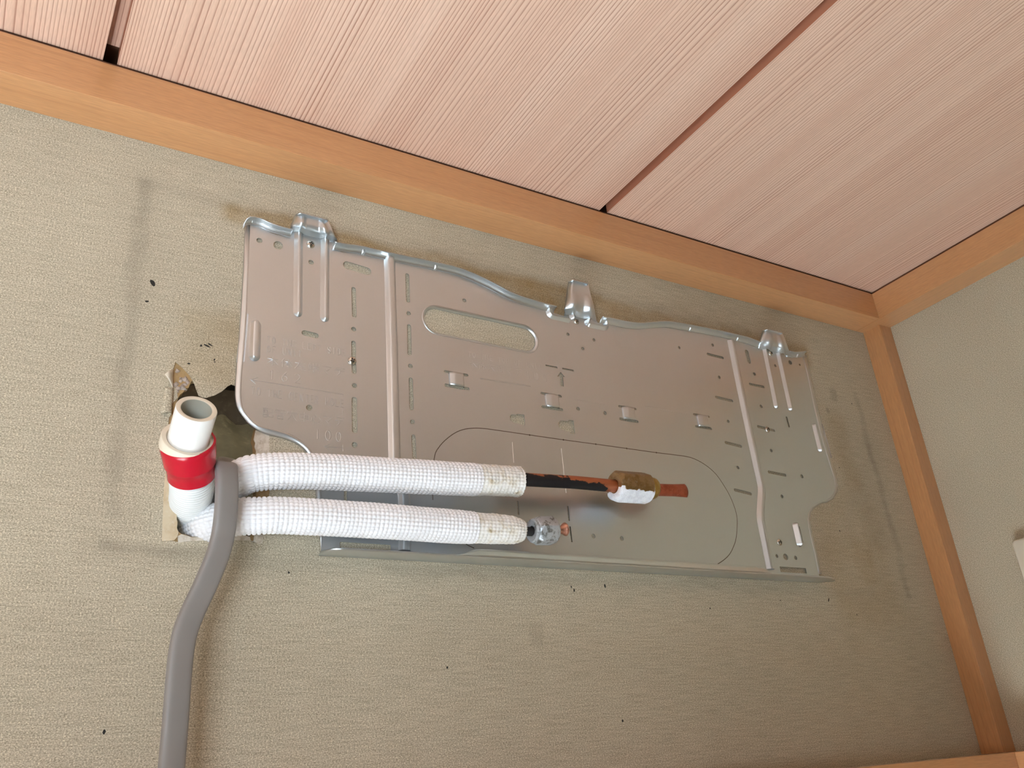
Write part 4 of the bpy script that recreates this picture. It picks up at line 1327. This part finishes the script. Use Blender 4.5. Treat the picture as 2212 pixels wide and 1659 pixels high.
mb.build('cut_edge', M['pvc_cut'], p_out, angle=40)['label'] = 'cream cut end of the pipe'
mb = MB().grid(lathe(A1 - pax * 4, pax, [(pl_ + 3.82, 10.22), (pl_ - 14, 10.0), (pl_ - 32, 9.6), (pl_ - 36, 0.05)], 48), closed=True)
mb.build('bore', M['pvc_in'], p_out, angle=40)['label'] = 'grey inside of the pipe'

# ================================================================== GREY CABLE
cp = [(173.8,-60.0,271.2),(163.9,-20.0,254.5),(154.1,20.0,237.7),(148.9,41.0,229.5),(147.6,47.5,225.7),(147.9,49.5,218.8),(148.4,49.5,211.3),(148.8,48.5,200.4),(148.9,47.0,188.4),(148.5,45.0,178.0),(147.1,44.0,168.7),(144.7,43.0,159.4),(141.5,42.0,149.6),(138.5,41.0,140.9),(134.8,40.0,131.4),(131.5,40.0,122.5),(128.8,40.0,113.4),(127.4,40.0,103.9),(126.7,40.0,93.4),(126.5,40.0,79.1),(126.4,40.0,60.9),(126.2,40.0,44.6),(125.7,41.0,28.6),(125.0,43.0,4.1)]
ce = cp[-1]
cp += [(ce[0] - 2, 60, -4), (ce[0] - 4, 69, -60), (ce[0] - 5, 68, -180), (ce[0] - 2, 66, -420)]
cb = empty('power_cable', cp[12])
tag(cb, 'flat grey sheathed cable hanging from the torn opening over the pipes', 'cable')
path, L = spline(cp, 2.5)


def csec(i, s):
    out = []
    for k in range(32):
        q = 2 * math.pi * k / 32
        c, sn = math.cos(q), math.sin(q)
        e = 0.48
        out.append((8.1 * math.copysign(abs(c) ** e, c), 4.0 * math.copysign(abs(sn) ** 0.62, sn)))
    return out


mb = MB().grid(sweep(path, csec, ref=(1, -0.22, 0), fixed=True), closed=True, cap0=True, cap1=True)
sheath = mb.build('cable_sheath', M['grey_pvc'], cb, angle=60)

# ================================================================== WHITE BOX ON THE RIGHT WALL
bx = [(104.0,210.0),(117.6,210.7),(100.7,187.2),(101.3,161.2)]
d0 = bx[0][0] - 2.5
vt = bx[0][1] + 2
vb = vt - 118
wb = empty('wall_controller', (XR, d0 + 35, vb))
tag(wb, 'white rounded plastic box on the right wall, cut off by the frame', 'wall box')


def rrect(d0, d1, v0, v1, r, n=6):
    out = []
    for (cx, cy, a) in ((d1 - r, v1 - r, 0), (d0 + r, v1 - r, 90), (d0 + r, v0 + r, 180), (d1 - r, v0 + r, 270)):
        for i in range(n + 1):
            q = math.radians(a + 90 * i / n)
            out.append((cx + r * math.cos(q), cy + r * math.sin(q)))
    return out


rows = []
for x, ins in ((XR - 0.05, 0), (XR - 9.5, 0), (XR - 11.2, 0.5), (XR - 12.2, 2.0)):
    rows.append([(x, a, b) for a, b in rrect(d0 + ins, d0 + 70 - ins, vb + ins, vt - ins, 5)])
mb = MB().grid(rows, closed=True, cap0=True, cap1=True)
mb.build('housing', M['white_box'], wb, angle=50)
mb = MB()
rows = [[(XR - 12.1, a, b) for a, b in rrect(d0 + 12, d0 + 58, vb + 20, vt - 20, 3)], [(XR - 13.2, a, b) for a, b in rrect(d0 + 12.4, d0 + 57.6, vb + 20.4, vt - 20.4, 3)]]
mb.grid(rows, closed=True, cap0=True, cap1=True)
mb.build('cover', M['white_box'], wb, angle=50)
